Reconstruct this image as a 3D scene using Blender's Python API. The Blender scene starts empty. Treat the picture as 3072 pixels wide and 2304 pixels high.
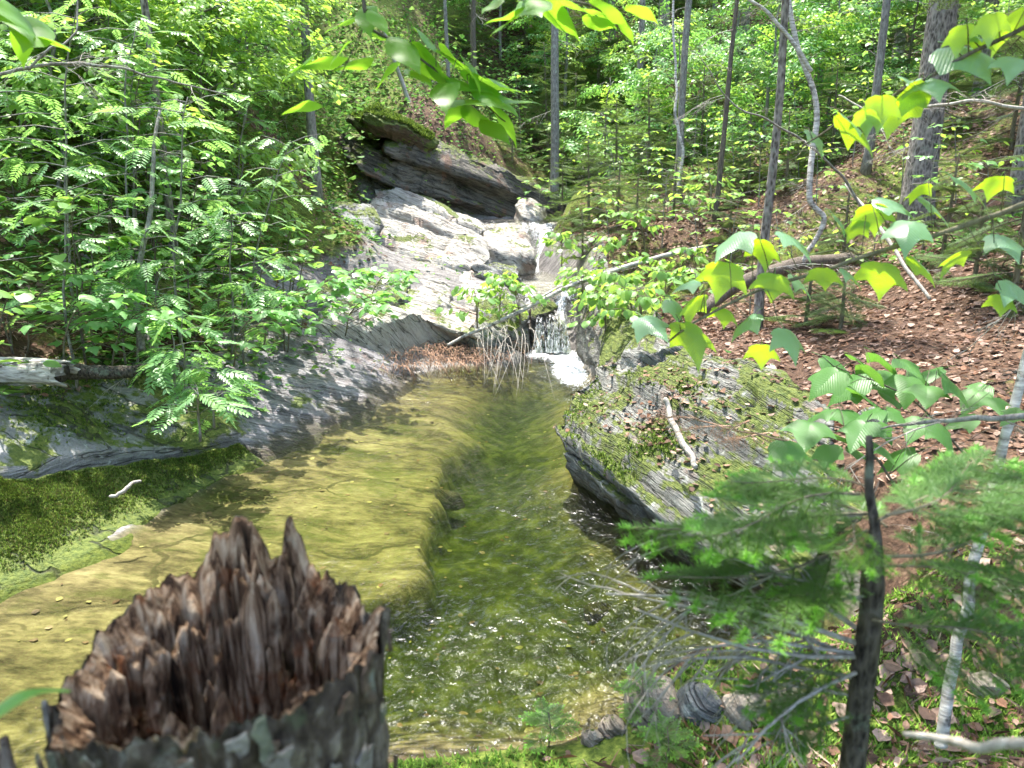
import bpy, math, random
import numpy as np
from mathutils import Matrix, Vector, Euler
R = math.radians
scene = bpy.context.scene
COL = scene.collection
rnd = random.Random(7)
rng = np.random.default_rng(11)

# ------------------------------------------------------------------ camera, sky, sun, exposure
CAMH, PITCH, FPX = 2.2, R(13.5), 740.0
cam = bpy.data.cameras.new("camera")
cam.sensor_width = 36.0
cam.lens = FPX * 36.0 / 1024.0
cam.clip_start, cam.clip_end = 0.05, 400
cam.dof.use_dof = True
cam.dof.focus_distance = 6.0
cam.dof.aperture_fstop = 4.6
cam_ob = bpy.data.objects.new("camera", cam)
cam_ob.location = (0, 0, CAMH)
cam_ob.rotation_euler = (R(90) - PITCH, 0, 0)
COL.objects.link(cam_ob)
scene.camera = cam_ob

SUN = Vector((-0.10, 0.28, 0.95)).normalized()          # direction towards the sun
world = bpy.data.worlds.new("World")
scene.world = world
world.use_nodes = True
wn = world.node_tree
sky = wn.nodes.new("ShaderNodeTexSky")
sky.sky_type = 'NISHITA'
sky.sun_disc = False
sky.sun_elevation = math.asin(SUN.z)
sky.sun_rotation = math.atan2(SUN.x, SUN.y)
sky.air_density, sky.dust_density = 1.0, 2.5
wn.links.new(sky.outputs[0], wn.nodes["Background"].inputs[0])
wn.nodes["Background"].inputs[1].default_value = 0.15
sl = bpy.data.lights.new("sun", 'SUN')
sl.energy = 2.7
sl.angle = R(0.6)
sl.color = (1.0, 0.95, 0.87)
sun_ob = bpy.data.objects.new("sun", sl)
sun_ob.rotation_euler = SUN.to_track_quat('Z', 'Y').to_euler()
sun_ob.location = (-6, 5, 14)
COL.objects.link(sun_ob)
vs = scene.view_settings
vs.view_transform, vs.look, vs.gamma, vs.exposure = 'Standard', 'None', 1.0, 2.35
vs.use_curve_mapping = False
cy = scene.cycles
cy.max_bounces, cy.diffuse_bounces, cy.glossy_bounces = 6, 3, 2
cy.transmission_bounces, cy.transparent_max_bounces, cy.volume_bounces = 4, 8, 0
cy.use_adaptive_sampling, cy.adaptive_threshold = True, 0.02
cy.sample_clamp_indirect = 4.0
cy.caustics_reflective = cy.caustics_refractive = False
cy.use_denoising = True
try:
    cy.denoiser = 'OPENIMAGEDENOISE'
except Exception:
    pass

# ------------------------------------------------------------------ pixels of a 1024 x 768 picture to points in the place
CT, ST = math.cos(PITCH), math.sin(PITCH)
def at_z(X, Y, z):
    u, v = (X - 512) / FPX, (384 - Y) / FPX
    dy, dz = CT + v * ST, -ST + v * CT
    t = (z - CAMH) / dz
    return Vector((u * t, dy * t, z))
def at_t(X, Y, t):
    u, v = (X - 512) / FPX, (384 - Y) / FPX
    return Vector((u * t, (CT + v * ST) * t, CAMH + (-ST + v * CT) * t))
def at_y(X, Y, y):
    v = (384 - Y) / FPX
    return at_t(X, Y, y / (CT + v * ST))
def proj(p):
    d = Vector(p) - Vector((0, 0, CAMH))
    t = d.y * CT - d.z * ST
    if t < 0.05:
        return (-9999, -9999, t)
    up = d.y * ST + d.z * CT
    return (512 + FPX * d.x / t, 384 - FPX * up / t, t)

# ------------------------------------------------------------------ noise
def _h(ix, iy, iz, seed):
    n = (ix.astype(np.int64) * 374761393 + iy.astype(np.int64) * 668265263 + iz.astype(np.int64) * 2147483647 + seed * 144665) & 0xFFFFFFFF
    n = ((n ^ (n >> 13)) * 1274126177) & 0xFFFFFFFF
    n = ((n ^ (n >> 16)) * 2246822519) & 0xFFFFFFFF
    return ((n ^ (n >> 15)) & 0xFFFFFF) / float(0xFFFFFF)
def vnoise(p, seed=0):
    p = np.asarray(p, float)
    i = np.floor(p)
    f = p - i
    f = f * f * (3 - 2 * f)
    ix, iy, iz = i[..., 0], i[..., 1], i[..., 2]
    r = 0
    for a in (0, 1):
        for b in (0, 1):
            for c in (0, 1):
                w = (f[..., 0] if a else 1 - f[..., 0]) * (f[..., 1] if b else 1 - f[..., 1]) * (f[..., 2] if c else 1 - f[..., 2])
                r = r + w * _h(ix + a, iy + b, iz + c, seed)
    return r
def fbm(p, seed=0, oct=4, gain=0.5):
    p = np.asarray(p, float)
    a, s, t = 1.0, 0.0, 0.0
    for k in range(oct):
        s = s + a * (vnoise(p * (2.03 ** k) + 17.3 * k, seed + k) - 0.5)
        t += a
        a *= gain
    return s / t * 2            # about -1..1
def xy3(x, y, z=0.0):
    return np.stack([x, y, np.zeros_like(x) + z], -1)
def smooth(a, b, x):
    t = np.clip((x - a) / (b - a), 0, 1)
    return t * t * (3 - 2 * t)

# ------------------------------------------------------------------ objects
def mesh(name, V, F, mats=(), midx=None, smooth_=True, attrs=None):
    V = np.ascontiguousarray(V, dtype=np.float32)
    me = bpy.data.meshes.new(name)
    if isinstance(F, np.ndarray):
        k = F.shape[1]
        me.vertices.add(len(V)); me.vertices.foreach_set("co", V.ravel())
        me.loops.add(F.size); me.loops.foreach_set("vertex_index", np.ascontiguousarray(F, dtype=np.int32).ravel())
        me.polygons.add(len(F))
        me.polygons.foreach_set("loop_start", np.arange(0, F.size, k, dtype=np.int32))
    else:
        me.from_pydata(V.tolist(), [], F)
    for m in mats:
        me.materials.append(m)
    if midx is not None:
        me.polygons.foreach_set("material_index", np.asarray(midx, dtype=np.int32))
    me.polygons.foreach_set("use_smooth", np.full(len(me.polygons), smooth_, dtype=bool))
    for an, av in (attrs or {}).items():
        at = me.attributes.new(an, 'FLOAT_COLOR', 'POINT')
        c = np.ones((len(V), 4), dtype=np.float32)
        c[:, :av.shape[1]] = av
        at.data.foreach_set("color", c.ravel())
    me.update(calc_edges=True)
    me.validate()
    return me
def obj(name, me, parent=None, M=None, kind=None):
    o = bpy.data.objects.new(name, me)
    COL.objects.link(o)
    if parent is not None:
        o.parent = parent
    if M is not None:
        o.matrix_basis = M
    if kind:
        o["kind"] = kind
    return o
def tag(o, label, cat, group=None):
    o["label"] = label
    o["category"] = cat
    if group:
        o["group"] = group
    return o
def thing(name, label, cat, loc, group=None):
    o = bpy.data.objects.new(name, None)
    COL.objects.link(o)
    o.empty_display_size = 0.1
    o.location = loc
    return tag(o, label, cat, group)
def cat_arr(parts):
    Vs, Fs, n = [], [], 0
    for V, F in parts:
        Vs.append(V); Fs.append(F + n); n += len(V)
    return np.concatenate(Vs), np.concatenate(Fs)
def tube(pts, rad, sides=8, cap=True, wob=0.0, seed=0):
    P = np.array([tuple(p) for p in pts], float)
    n = len(P)
    rad = np.broadcast_to(np.asarray(rad, float), (n,))
    T = np.gradient(P, axis=0)
    T /= np.linalg.norm(T, axis=1)[:, None] + 1e-9
    ref = np.array([0.0, 0, 1]) if abs(T[:, 2]).mean() < 0.8 else np.array([1.0, 0, 0])
    A = np.cross(T, ref); A /= np.linalg.norm(A, axis=1)[:, None] + 1e-9
    B = np.cross(T, A)
    ang = np.linspace(0, 2 * math.pi, sides, endpoint=False)
    V = P[:, None, :] + rad[:, None, None] * (np.cos(ang)[None, :, None] * A[:, None, :] + np.sin(ang)[None, :, None] * B[:, None, :])
    if wob:
        d = V - P[:, None, :]
        V = P[:, None, :] + d * (1 + wob * fbm(V * (1.2 / max(rad.max(), 0.01)) * np.array([1, 1, .35]), seed, 3))[..., None]
    V = V.reshape(-1, 3)
    i = np.arange(n - 1)[:, None] * sides
    j = np.arange(sides)[None, :]
    j2 = (j + 1) % sides
    F = np.stack([i + j, i + j2, i + sides + j2, i + sides + j], -1).reshape(-1, 4)
    if cap:
        c0, c1 = len(V), len(V) + 1
        V = np.concatenate([V, P[:1], P[-1:]])
        e = (n - 1) * sides
        jj = np.arange(sides); jn = (jj + 1) % sides
        F = np.concatenate([F, np.stack([np.full(sides, c0), jn, jj, np.full(sides, c0)], -1), np.stack([np.full(sides, c1), e + jj, e + jn, np.full(sides, c1)], -1)])
    return V, F
def tubes_mesh(name, items, mats, sides=6, wob=0.0):
    Vs, Fs, n = [], [], 0
    faces = []
    for k, it in enumerate(items):
        p, r = it[0], it[1]
        s = it[2] if len(it) > 2 else sides
        V, F = tube(p, r, s, True, wob, k)
        for f in (F + n).tolist():
            faces.append(f if f[0] != f[3] else f[:3])
        Vs.append(V); n += len(V)
    return mesh(name, np.concatenate(Vs), faces, mats)
def curve_pts(keys, n, jit=0.0, seed=0):
    K = np.array([tuple(k) for k in keys], float)
    m = len(K)
    t = np.linspace(0, m - 1, n)
    i = np.clip(np.floor(t).astype(int), 0, m - 2)
    f = (t - i)[:, None]
    p0 = K[np.clip(i - 1, 0, m - 1)]; p1 = K[i]; p2 = K[i + 1]; p3 = K[np.clip(i + 2, 0, m - 1)]
    P = 0.5 * ((2 * p1) + (-p0 + p2) * f + (2 * p0 - 5 * p1 + 4 * p2 - p3) * f ** 2 + (-p0 + 3 * p1 - 3 * p2 + p3) * f ** 3)
    if jit:
        s = xy3(t * 2.1, t * 0 + seed * 3.7)
        P = P + jit * np.stack([fbm(s, 1 + seed, 2), fbm(s, 5 + seed, 2), fbm(s, 9 + seed, 2)], -1)
    return P

# ------------------------------------------------------------------ materials
class NT:
    def __init__(self, name):
        self.m = bpy.data.materials.new(name)
        self.m.use_nodes = True
        self.t = self.m.node_tree
        self.t.nodes.clear()
        self.out = self.t.nodes.new("ShaderNodeOutputMaterial")
    def n(self, typ, ins=None, **props):
        d = self.t.nodes.new("ShaderNode" + typ)
        for k, v in props.items():
            setattr(d, k, v)
        for k, v in (ins or {}).items():
            s = d.inputs[k]
            if isinstance(v, bpy.types.NodeSocket):
                self.t.links.new(v, s)
            else:
                s.default_value = v
        return d
    def mix(self, f, a, b, typ='MIX'):
        d = self.t.nodes.new("ShaderNodeMix")
        d.data_type = 'RGBA'; d.blend_type = typ
        for s, v in ((d.inputs[0], f), (d.inputs[6], a), (d.inputs[7], b)):
            if isinstance(v, bpy.types.NodeSocket):
                self.t.links.new(v, s)
            else:
                s.default_value = v if not isinstance(v, tuple) else (*v, 1.0)[:4]
        return d.outputs[2]
    def math(self, op, a, b=0.0, clamp=False):
        d = self.t.nodes.new("ShaderNodeMath")
        d.operation = op; d.use_clamp = clamp
        for s, v in ((d.inputs[0], a), (d.inputs[1], b)):
            if isinstance(v, bpy.types.NodeSocket):
                self.t.links.new(v, s)
            else:
                s.default_value = v
        return d.outputs[0]
    def ramp(self, f, stops):
        d = self.t.nodes.new("ShaderNodeValToRGB")
        self.t.links.new(f, d.inputs[0])
        e = d.color_ramp.elements
        while len(e) < len(stops):
            e.new(0.5)
        for q, (p, c) in zip(e, stops):
            q.position = p
            q.color = (*c, 1) if isinstance(c, tuple) else (c, c, c, 1)
        return d.outputs[0]
    def step(self, f, a, b):
        d = self.t.nodes.new("ShaderNodeMapRange")
        d.interpolation_type = 'SMOOTHSTEP'
        self.t.links.new(f, d.inputs[0])
        d.inputs[1].default_value, d.inputs[2].default_value = a, b
        return d.outputs[0]
    def noise(self, vec, scale, detail=4.0, rough=0.55, dist=0.0):
        return self.n("TexNoise", {"Vector": vec, "Scale": scale, "Detail": detail, "Roughness": rough, "Distortion": dist}).outputs[0]
    def bump(self, h, strength, dist):
        return self.n("Bump", {"Height": h, "Strength": strength, "Distance": dist}).outputs[0]
    def done(self, sh, vol=None):
        self.t.links.new(sh, self.out.inputs[0])
        if vol is not None:
            self.t.links.new(vol, self.out.inputs[1])
        return self.m
    def pos(self):
        return self.n("NewGeometry").outputs["Position"]
    def objc(self):
        return self.n("TexCoord").outputs["Object"]

def bsdf(t, col, rough=0.8, nor=None, spec=0.3, **kw):
    ins = {"Base Color": col if isinstance(col, bpy.types.NodeSocket) else (*col, 1), "Roughness": rough, "Specular IOR Level": spec}
    if nor is not None:
        ins["Normal"] = nor
    ins.update(kw)
    return t.n("BsdfPrincipled", ins).outputs[0]

NB = Vector((0.50, -0.22, 0.84)).normalized()       # bedding of the schist, dips to the right and towards the camera
def basis(nb):
    t1 = nb.cross(Vector((0, 1, 0.2))).normalized()
    return nb, t1, nb.cross(t1)
def banded(t, pos, nb, sq=22.0, s1=1.6, s2=2.6):
    c = []
    for v, s in zip(basis(nb), (sq, s1, s2)):
        d = t.n("VectorMath", {0: pos, 1: tuple(v * s)}, operation='DOT_PRODUCT').outputs["Value"]
        c.append(d)
    return t.n("CombineXYZ", {0: c[0], 1: c[1], 2: c[2]}).outputs[0]
def mat_rock(name, lo, mid, hi, moss=0.5, mossup=0.25, lichen=0.5, nb=NB, sq=22.0, rough=0.75, spec=0.35, mosscol=((0.045, 0.075, 0.012), (0.14, 0.17, 0.03)), rust=0.0, band=1.0, wet=True):
    t = NT(name)
    pos = t.pos()
    bv = banded(t, pos, nb, sq)
    warp = t.n("VectorMath", {0: bv, 1: t.n("VectorMath", {0: t.n("TexNoise", {"Vector": pos, "Scale": 1.3, "Detail": 3.0}).outputs["Color"], 1: (2.2, 0.4, 0.4)}, operation='MULTIPLY').outputs[0]}, operation='ADD').outputs[0]
    b1 = t.noise(warp, 1.0, 6, 0.62)
    b2 = t.noise(warp, 3.3, 4, 0.6)
    big = t.noise(pos, 1.6, 4, 0.6)
    fine = t.noise(pos, 38, 4, 0.65)
    f = t.math('ADD', t.math('MULTIPLY', b1, 0.55 * band + .1), t.math('ADD', t.math('MULTIPLY', big, 0.32), t.math('MULTIPLY', fine, 0.22)))
    col = t.ramp(f, [(0.34, lo), (0.5, mid), (0.68, hi)])
    if rust:
        col = t.mix(t.math('MULTIPLY', t.step(t.noise(pos, 2.4, 3), 0.55, 0.68), rust), col, (0.24, 0.12, 0.075))
    if lichen:
        ln = t.noise(pos, 9, 5, 0.65, 0.4)
        col = t.mix(t.math('MULTIPLY', t.step(ln, 0.62 - 0.05 * lichen, 0.70), 0.75 * lichen), col, (0.50, 0.53, 0.47))
        l2 = t.noise(pos, 21, 4, 0.6)
        col = t.mix(t.math('MULTIPLY', t.step(l2, 0.63, 0.7), 0.5 * lichen), col, (0.07, 0.07, 0.06))
    if moss:
        nz = t.n("SeparateXYZ", {0: t.n("NewGeometry").outputs["Normal"]}).outputs[2]
        mn = t.math('ADD', t.math('ADD', t.noise(pos, 2.1, 6, 0.68, 0.3), t.math('MULTIPLY', t.noise(pos, 17, 3, 0.6), .22)), t.math('MULTIPLY', nz, mossup))
        mf = t.step(mn, 0.95 - 0.42 * moss + mossup * .5, 1.03 - 0.42 * moss + mossup * .5)
        mc = t.ramp(t.noise(pos, 30, 3, .6), [(0.3, mosscol[0]), (0.68, mosscol[1])])
        col = t.mix(mf, col, mc)
    # thin dark seams along the bedding
    seam = t.step(t.math('ABSOLUTE', t.math('SUBTRACT', t.noise(warp, .62, 3, .5), .5)), 0.0, 0.022)
    col = t.mix(t.math('MULTIPLY', t.math('SUBTRACT', 1.0, seam), .75 * band), col, tuple(q * .5 for q in lo))
    if wet:   # brown and dark green algae grow in a band along the waterline
        zz = t.n("SeparateXYZ", {0: pos}).outputs[2]
        al = t.step(t.math('ADD', zz, t.math('MULTIPLY', t.math('SUBTRACT', t.noise(pos, 3.4, 5, .65), .5), .55)), .17, .03)
        col = t.mix(t.math('MULTIPLY', al, .88), col, t.ramp(t.noise(pos, 26, 3, .6), [(.3, (0.018, 0.017, 0.008)), (.55, (0.06, 0.045, 0.022)), (.75, (0.05, 0.075, 0.015))]))
    h = t.math('ADD', t.math('MULTIPLY', b1, 0.9), t.math('ADD', t.math('MULTIPLY', b2, 0.5), t.math('ADD', t.math('MULTIPLY', fine, 0.4), t.math('MULTIPLY', seam, .35))))
    nor = t.bump(h, 1.0, 0.055)
    rr = t.math('ADD', t.math('MULTIPLY', fine, 0.3), rough - 0.15)
    return t.done(bsdf(t, col, rr, nor, spec))

M = {}
M['rock_grey'] = mat_rock('schist_grey', (0.03, 0.03, 0.028), (0.11, 0.11, 0.105), (0.25, 0.25, 0.24), moss=0.72, lichen=0.9)
M['rock_mossy'] = mat_rock('schist_mossy', (0.03, 0.032, 0.026), (0.09, 0.09, 0.08), (0.2, 0.2, 0.185), moss=1.22, lichen=0.6, wet=False)
M['rock_slick'] = mat_rock('schist_slick', (0.035, 0.032, 0.036), (0.13, 0.122, 0.132), (0.30, 0.285, 0.30), moss=0.42, lichen=0.45, nb=Vector((-0.25, 0.75, 0.6)).normalized(), sq=20, rough=0.5, spec=0.5, rust=.35)  # purple tint paints the sky's sheen into the grey rock
M['rock_pale'] = mat_rock('schist_pale', (0.09, 0.083, 0.07), (0.29, 0.27, 0.235), (0.50, 0.475, 0.42), moss=0.52, lichen=0.6, nb=Vector((0.35, 0.55, 0.75)).normalized(), sq=17, rust=0.55)
M['rock_dark'] = mat_rock('schist_dark', (0.008, 0.008, 0.007), (0.038, 0.036, 0.03), (0.16, 0.145, 0.12), moss=0.76, lichen=0.15, sq=26, rust=0.5)
NBR = Vector((0.62, 0.20, 0.70)).normalized()
M['rock_right'] = mat_rock('schist_right', (0.028, 0.028, 0.024), (0.105, 0.103, 0.092), (0.25, 0.25, 0.225), moss=0.84, lichen=.8, sq=24, rust=0.4, nb=NBR)
M['turf'] = mat_rock('mossy_turf', (0.02, 0.016, 0.01), (0.06, 0.045, 0.028), (0.12, 0.09, 0.06), moss=1.35, lichen=0, wet=False)
M['stone'] = mat_rock('stone_tan', (0.07, 0.055, 0.04), (0.19, 0.155, 0.115), (0.34, 0.29, 0.23), moss=0.3, lichen=0.3, sq=30)

def mat_ground():
    t = NT('forest_floor')
    pos = t.pos()
    w = t.n("Attribute", attribute_name="weights")
    sep = t.n("SeparateColor", {0: w.outputs["Color"]})
    rock, moss, bed = sep.outputs[0], sep.outputs[1], sep.outputs[2]
    fine = t.noise(pos, 34, 5, 0.65)
    mid = t.noise(pos, 7, 5, 0.62)
    big = t.noise(pos, 1.3, 4, 0.6)
    soil = t.ramp(t.math('ADD', t.math('MULTIPLY', fine, .6), t.math('MULTIPLY', mid, .4)), [(0.34, (0.022, 0.014, 0.009)), (0.52, (0.085, 0.05, 0.032)), (0.7, (0.22, 0.14, 0.095))])
    mossc = t.ramp(fine, [(0.3, (0.035, 0.06, 0.01)), (0.5, (0.09, 0.125, 0.02)), (0.7, (0.19, 0.23, 0.04))])
    bv = banded(t, pos, Vector((-0.2, 0.7, 0.68)).normalized(), 15)
    b1 = t.noise(bv, 1.0, 6, 0.62)
    rockc = t.ramp(t.math('ADD', t.math('MULTIPLY', b1, .6), t.math('MULTIPLY', fine, .4)), [(0.33, (0.04, 0.038, 0.036)), (0.5, (0.17, 0.16, 0.15)), (0.68, (0.36, 0.34, 0.32))])
    bs = t.n("CombineXYZ", {0: t.math('MULTIPLY', t.n("SeparateXYZ", {0: pos}).outputs[0], 1.1), 1: t.math('MULTIPLY', t.n("SeparateXYZ", {0: pos}).outputs[1], 2.6), 2: 0.0}).outputs[0]
    bedn = t.math('ADD', t.math('MULTIPLY', t.noise(bs, 1.6, 6, 0.62, .6), .6), t.math('MULTIPLY', t.noise(bs, 9, 5, 0.66), .4))
    bedc = t.ramp(bedn, [(0.36, (0.035, 0.027, 0.015)), (0.45, (0.11, 0.088, 0.05)), (0.54, (0.215, 0.175, 0.10)), (0.66, (0.35, 0.30, 0.185))])
    crack = t.n("TexVoronoi", {"Vector": t.n("VectorMath", {0: bs, 1: t.n("TexNoise", {"Vector": pos, "Scale": 2.5, "Detail": 4.0}).outputs["Color"]}, operation='ADD').outputs[0], "Scale": 0.45}, feature='DISTANCE_TO_EDGE').outputs[0]
    cf = t.math('MULTIPLY', t.math('SUBTRACT', 1.0, t.step(crack, 0.006, 0.02)), t.step(t.noise(pos, 1.1, 2), .42, .5))
    bedc = t.mix(t.math('MULTIPLY', cf, .8), bedc, (0.05, 0.042, 0.02))
    bedc = t.mix(t.math('MULTIPLY', t.step(t.math('ADD', t.math('MULTIPLY', big, .6), t.math('MULTIPLY', t.noise(bs, 4, 4, .6), .4)), .50, .60), .6), bedc, (0.075, 0.085, 0.022))
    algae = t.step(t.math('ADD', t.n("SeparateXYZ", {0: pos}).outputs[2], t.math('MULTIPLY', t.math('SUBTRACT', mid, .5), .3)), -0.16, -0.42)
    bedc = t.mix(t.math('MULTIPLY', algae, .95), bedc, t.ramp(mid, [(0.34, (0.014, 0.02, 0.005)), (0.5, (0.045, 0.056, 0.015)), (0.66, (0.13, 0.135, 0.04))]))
    mf = t.step(t.math('ADD', moss, t.math('MULTIPLY', t.math('SUBTRACT', mid, .5), .9)), 0.35, 0.6)
    rf = t.step(t.math('ADD', rock, t.math('MULTIPLY', t.math('SUBTRACT', mid, .5), .5)), 0.35, 0.65)
    c = t.mix(rf, soil, rockc)
    c = t.mix(mf, c, mossc)
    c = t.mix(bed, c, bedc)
    h = t.math('ADD', t.math('MULTIPLY', fine, .6), t.math('ADD', mid, t.math('MULTIPLY', b1, .5)))
    return t.done(bsdf(t, c, 0.88, t.bump(h, 0.8, 0.03), 0.2))
M['ground'] = mat_ground()

def mat_water(name, volume):
    t = NT(name)
    pos = t.pos()
    fo = t.n("Attribute", attribute_name="weights")
    sep = t.n("SeparateColor", {0: fo.outputs["Color"]})
    foam, rip = sep.outputs[0], sep.outputs[1]
    st = t.n("Mapping", {"Vector": pos, "Rotation": (0, 0, R(24)), "Scale": (2.0, 1.0, 1.0)}).outputs[0]
    n1 = t.noise(st, 5.5, 2, .5, 1.4)
    n2 = t.noise(st, 22.0, 3, .6, .5)
    h = t.math('ADD', n1, t.math('MULTIPLY', n2, .22))
    bp = t.n("Bump", {"Height": h, "Distance": 0.085})
    t.t.links.new(t.math('ADD', t.math('MULTIPLY', rip, 1.0), 0.06), bp.inputs["Strength"])
    nor = bp.outputs[0]
    fr = t.n("Fresnel", {"IOR": 1.33, "Normal": nor}).outputs[0]
    tr = t.n("BsdfTransparent", {"Color": (0.96, 0.97, 0.90, 1)}).outputs[0]
    gl = t.n("BsdfGlossy", {"Color": (1, 1, 1, 1), "Roughness": 0.16, "Normal": nor}).outputs[0]
    w = t.n("MixShader", {0: fr, 1: tr, 2: gl}).outputs[0]
    fn = t.noise(st, 17, 5, .7, 1.0)
    fm = t.step(t.math('ADD', foam, t.math('MULTIPLY', t.math('SUBTRACT', fn, .5), 2.2)), 0.45, 0.95)
    white = bsdf(t, (0.78, 0.82, 0.84), 0.55, t.bump(fn, .7, .03), .4)
    s = t.n("MixShader", {0: t.math('MULTIPLY', fm, .92), 1: w, 2: white}).outputs[0]
    vol = None
    if volume:
        vol = t.n("VolumeAbsorption", {"Color": (0.56, 0.66, 0.22, 1), "Density": 1.9}).outputs[0]
    return t.done(s, vol)
M['water'] = mat_water('pool_water', True)
M['stream'] = mat_water('stream_water', False)

def mat_leaf(name, a, b, tl, mixf=0.45, rough=0.42, spec=0.45, veins=False):
    t = NT(name)
    r = t.n("ObjectInfo").outputs["Random"]
    tc = t.n("TexCoord").outputs["Object"]
    nz = t.noise(tc, 30, 2)
    f = t.math('ADD', t.math('MULTIPLY', r, .75), t.math('MULTIPLY', nz, .25))
    c = t.mix(f, a, b)
    nor = None
    if veins:
        sx = t.n("SeparateXYZ", {0: tc})
        ax = t.math('ABSOLUTE', sx.outputs[0])
        wv = t.math('FRACT', t.math('MULTIPLY', t.math('SUBTRACT', sx.outputs[1], t.math('MULTIPLY', ax, 0.9)), 13.0))
        line = t.math('ABSOLUTE', t.math('SUBTRACT', wv, .5))
        c = t.mix(t.math('MULTIPLY', t.step(line, .46, .5), .35), c, tl)
        nor = t.bump(line, .35, .006)
    d = bsdf(t, c, rough, nor, spec)
    tcol = t.mix(f, tl, tuple(min(1, q * 1.18) for q in tl))
    tr = t.n("BsdfTranslucent", {"Color": tcol}).outputs[0]
    return t.done(t.n("MixShader", {0: mixf, 1: d, 2: tr}).outputs[0])
M['leaf_maple'] = mat_leaf('striped_maple_leaf', (0.155, 0.32, 0.185), (0.22, 0.40, 0.25), (0.44, 0.66, 0.01), .46, .30, .85, True)  # pale bluish base colour stands in for sky reflected off the leaf tops
M['leaf_young'] = mat_leaf('young_maple_leaf', (0.11, 0.28, 0.075), (0.19, 0.38, 0.12), (0.27, 0.54, 0.10), .42, .4, .5)
M['leaf_seedling'] = mat_leaf('maple_seedling_leaf', (0.06, 0.17, 0.04), (0.10, 0.23, 0.055), (0.16, 0.36, 0.04), .38, .4, .4, True)  # darker than the other maple leaves: shade over the seedlings put into the colour
M['leaf_beech'] = mat_leaf('beech_leaf', (0.10, 0.25, 0.03), (0.15, 0.32, 0.04), (0.30, 0.58, 0.03), .55, .38, .5)
M['leaf_hobble'] = mat_leaf('hobblebush_leaf', (0.10, 0.23, 0.055), (0.18, 0.34, 0.08), (0.29, 0.48, 0.07), .42, .4, .5)
M['leaf_rowan'] = mat_leaf('rowan_leaf', (0.12, 0.27, 0.095), (0.23, 0.41, 0.15), (0.30, 0.54, 0.12), .42, .4, .5)
M['leaf_canopy'] = mat_leaf('canopy_leaf', (0.13, 0.28, 0.06), (0.25, 0.40, 0.09), (0.38, 0.58, 0.08), .5, .45, .4)
M['needle'] = mat_leaf('spruce_needle', (0.07, 0.13, 0.04), (0.14, 0.22, 0.065), (0.18, 0.28, 0.06), .25, .5, .35)
M['needle_soft'] = mat_leaf('fir_needle_soft', (0.075, 0.14, 0.045), (0.14, 0.23, 0.07), (0.18, 0.28, 0.05), .3, .5, .35)
M['needle_fg'] = mat_leaf('fir_needle', (0.065, 0.15, 0.03), (0.11, 0.21, 0.04), (0.15, 0.29, 0.04), .3, .45, .45)
M['needle_tip'] = mat_leaf('fir_needle_new', (0.14, 0.34, 0.05), (0.20, 0.44, 0.06), (0.26, 0.52, 0.06), .4, .45, .45)
M['frond'] = M['leaf_rowan']

def mat_bark(name, lo, hi, sx=18.0, sz=4.0, lich=None, bump=.9, dist=.012, flake=False):
    t = NT(name)
    tc = t.pos()
    v = t.n("Mapping", {"Vector": tc, "Scale": (sx, sx, sz)}).outputs[0]
    n1 = t.noise(v, 1.0, 6, .65, .5)
    if flake:
        vo = t.n("TexVoronoi", {"Vector": t.n("VectorMath", {0: v, 1: t.n("TexNoise", {"Vector": v, "Scale": 1.2}).outputs["Color"]}, operation='ADD').outputs[0], "Scale": 1.4})
        n1 = t.math('ADD', t.math('MULTIPLY', n1, .55), t.math('MULTIPLY', vo.outputs[0], .5))
    c = t.ramp(n1, [(0.32, lo), (0.7, hi)])
    if lich:
        c = t.mix(t.math('MULTIPLY', t.step(t.noise(tc, 11, 4, .6), .56, .66), .8), c, lich)
    return t.done(bsdf(t, c, .9, t.bump(n1, bump, dist), .2))
M['bark_spruce'] = mat_bark('spruce_bark', (0.06, 0.05, 0.043), (0.31, 0.275, 0.245), 22, 9, (0.20, 0.21, 0.17), flake=True, dist=.02)
M['bark_grey'] = mat_bark('grey_bark', (0.08, 0.072, 0.062), (0.34, 0.32, 0.29), 40, 12, (0.30, 0.32, 0.27))
M['bark_dark'] = mat_bark('dark_twig_bark', (0.05, 0.042, 0.033), (0.20, 0.165, 0.13), 60, 14)
M['bark_twig'] = mat_bark('twig_bark', (0.09, 0.08, 0.05), (0.25, 0.22, 0.15), 60, 14)
M['bark_dead'] = mat_bark('dead_wood', (0.20, 0.175, 0.14), (0.50, 0.47, 0.42), 50, 12)
M['bark_birch'] = mat_bark('pale_birch_bark', (0.16, 0.14, 0.12), (0.66, 0.63, 0.58), 8, 45, (0.07, 0.06, 0.05))
M['root'] = mat_bark('fine_root', (0.30, 0.16, 0.10), (0.52, 0.36, 0.26), 30, 30)
def mat_attr(name, rough=.85, tr=0.0, spec=.25):
    t = NT(name)
    c = t.n("Attribute", attribute_name="tint").outputs["Color"]
    nz = t.noise(t.pos(), 60, 3)
    c = t.mix(.35, c, t.ramp(nz, [(.3, .15), (.7, .9)]), 'OVERLAY')
    d = bsdf(t, c, rough, None, spec)
    if tr:
        d = t.n("MixShader", {0: tr, 1: d, 2: t.n("BsdfTranslucent", {"Color": c}).outputs[0]}).outputs[0]
    return t.done(d)
M['litter'] = mat_attr('leaf_litter', .8, .12)
M['green'] = mat_attr('small_greenery', .6, .38)
M['moss'] = mat_attr('moss_tuft', .8, .25)
M['bark_fir'] = mat_bark('fir_bark', (0.012, 0.010, 0.008), (0.10, 0.085, 0.068), 55, 22, (0.13, 0.15, 0.11), dist=.012, flake=True)
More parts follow.
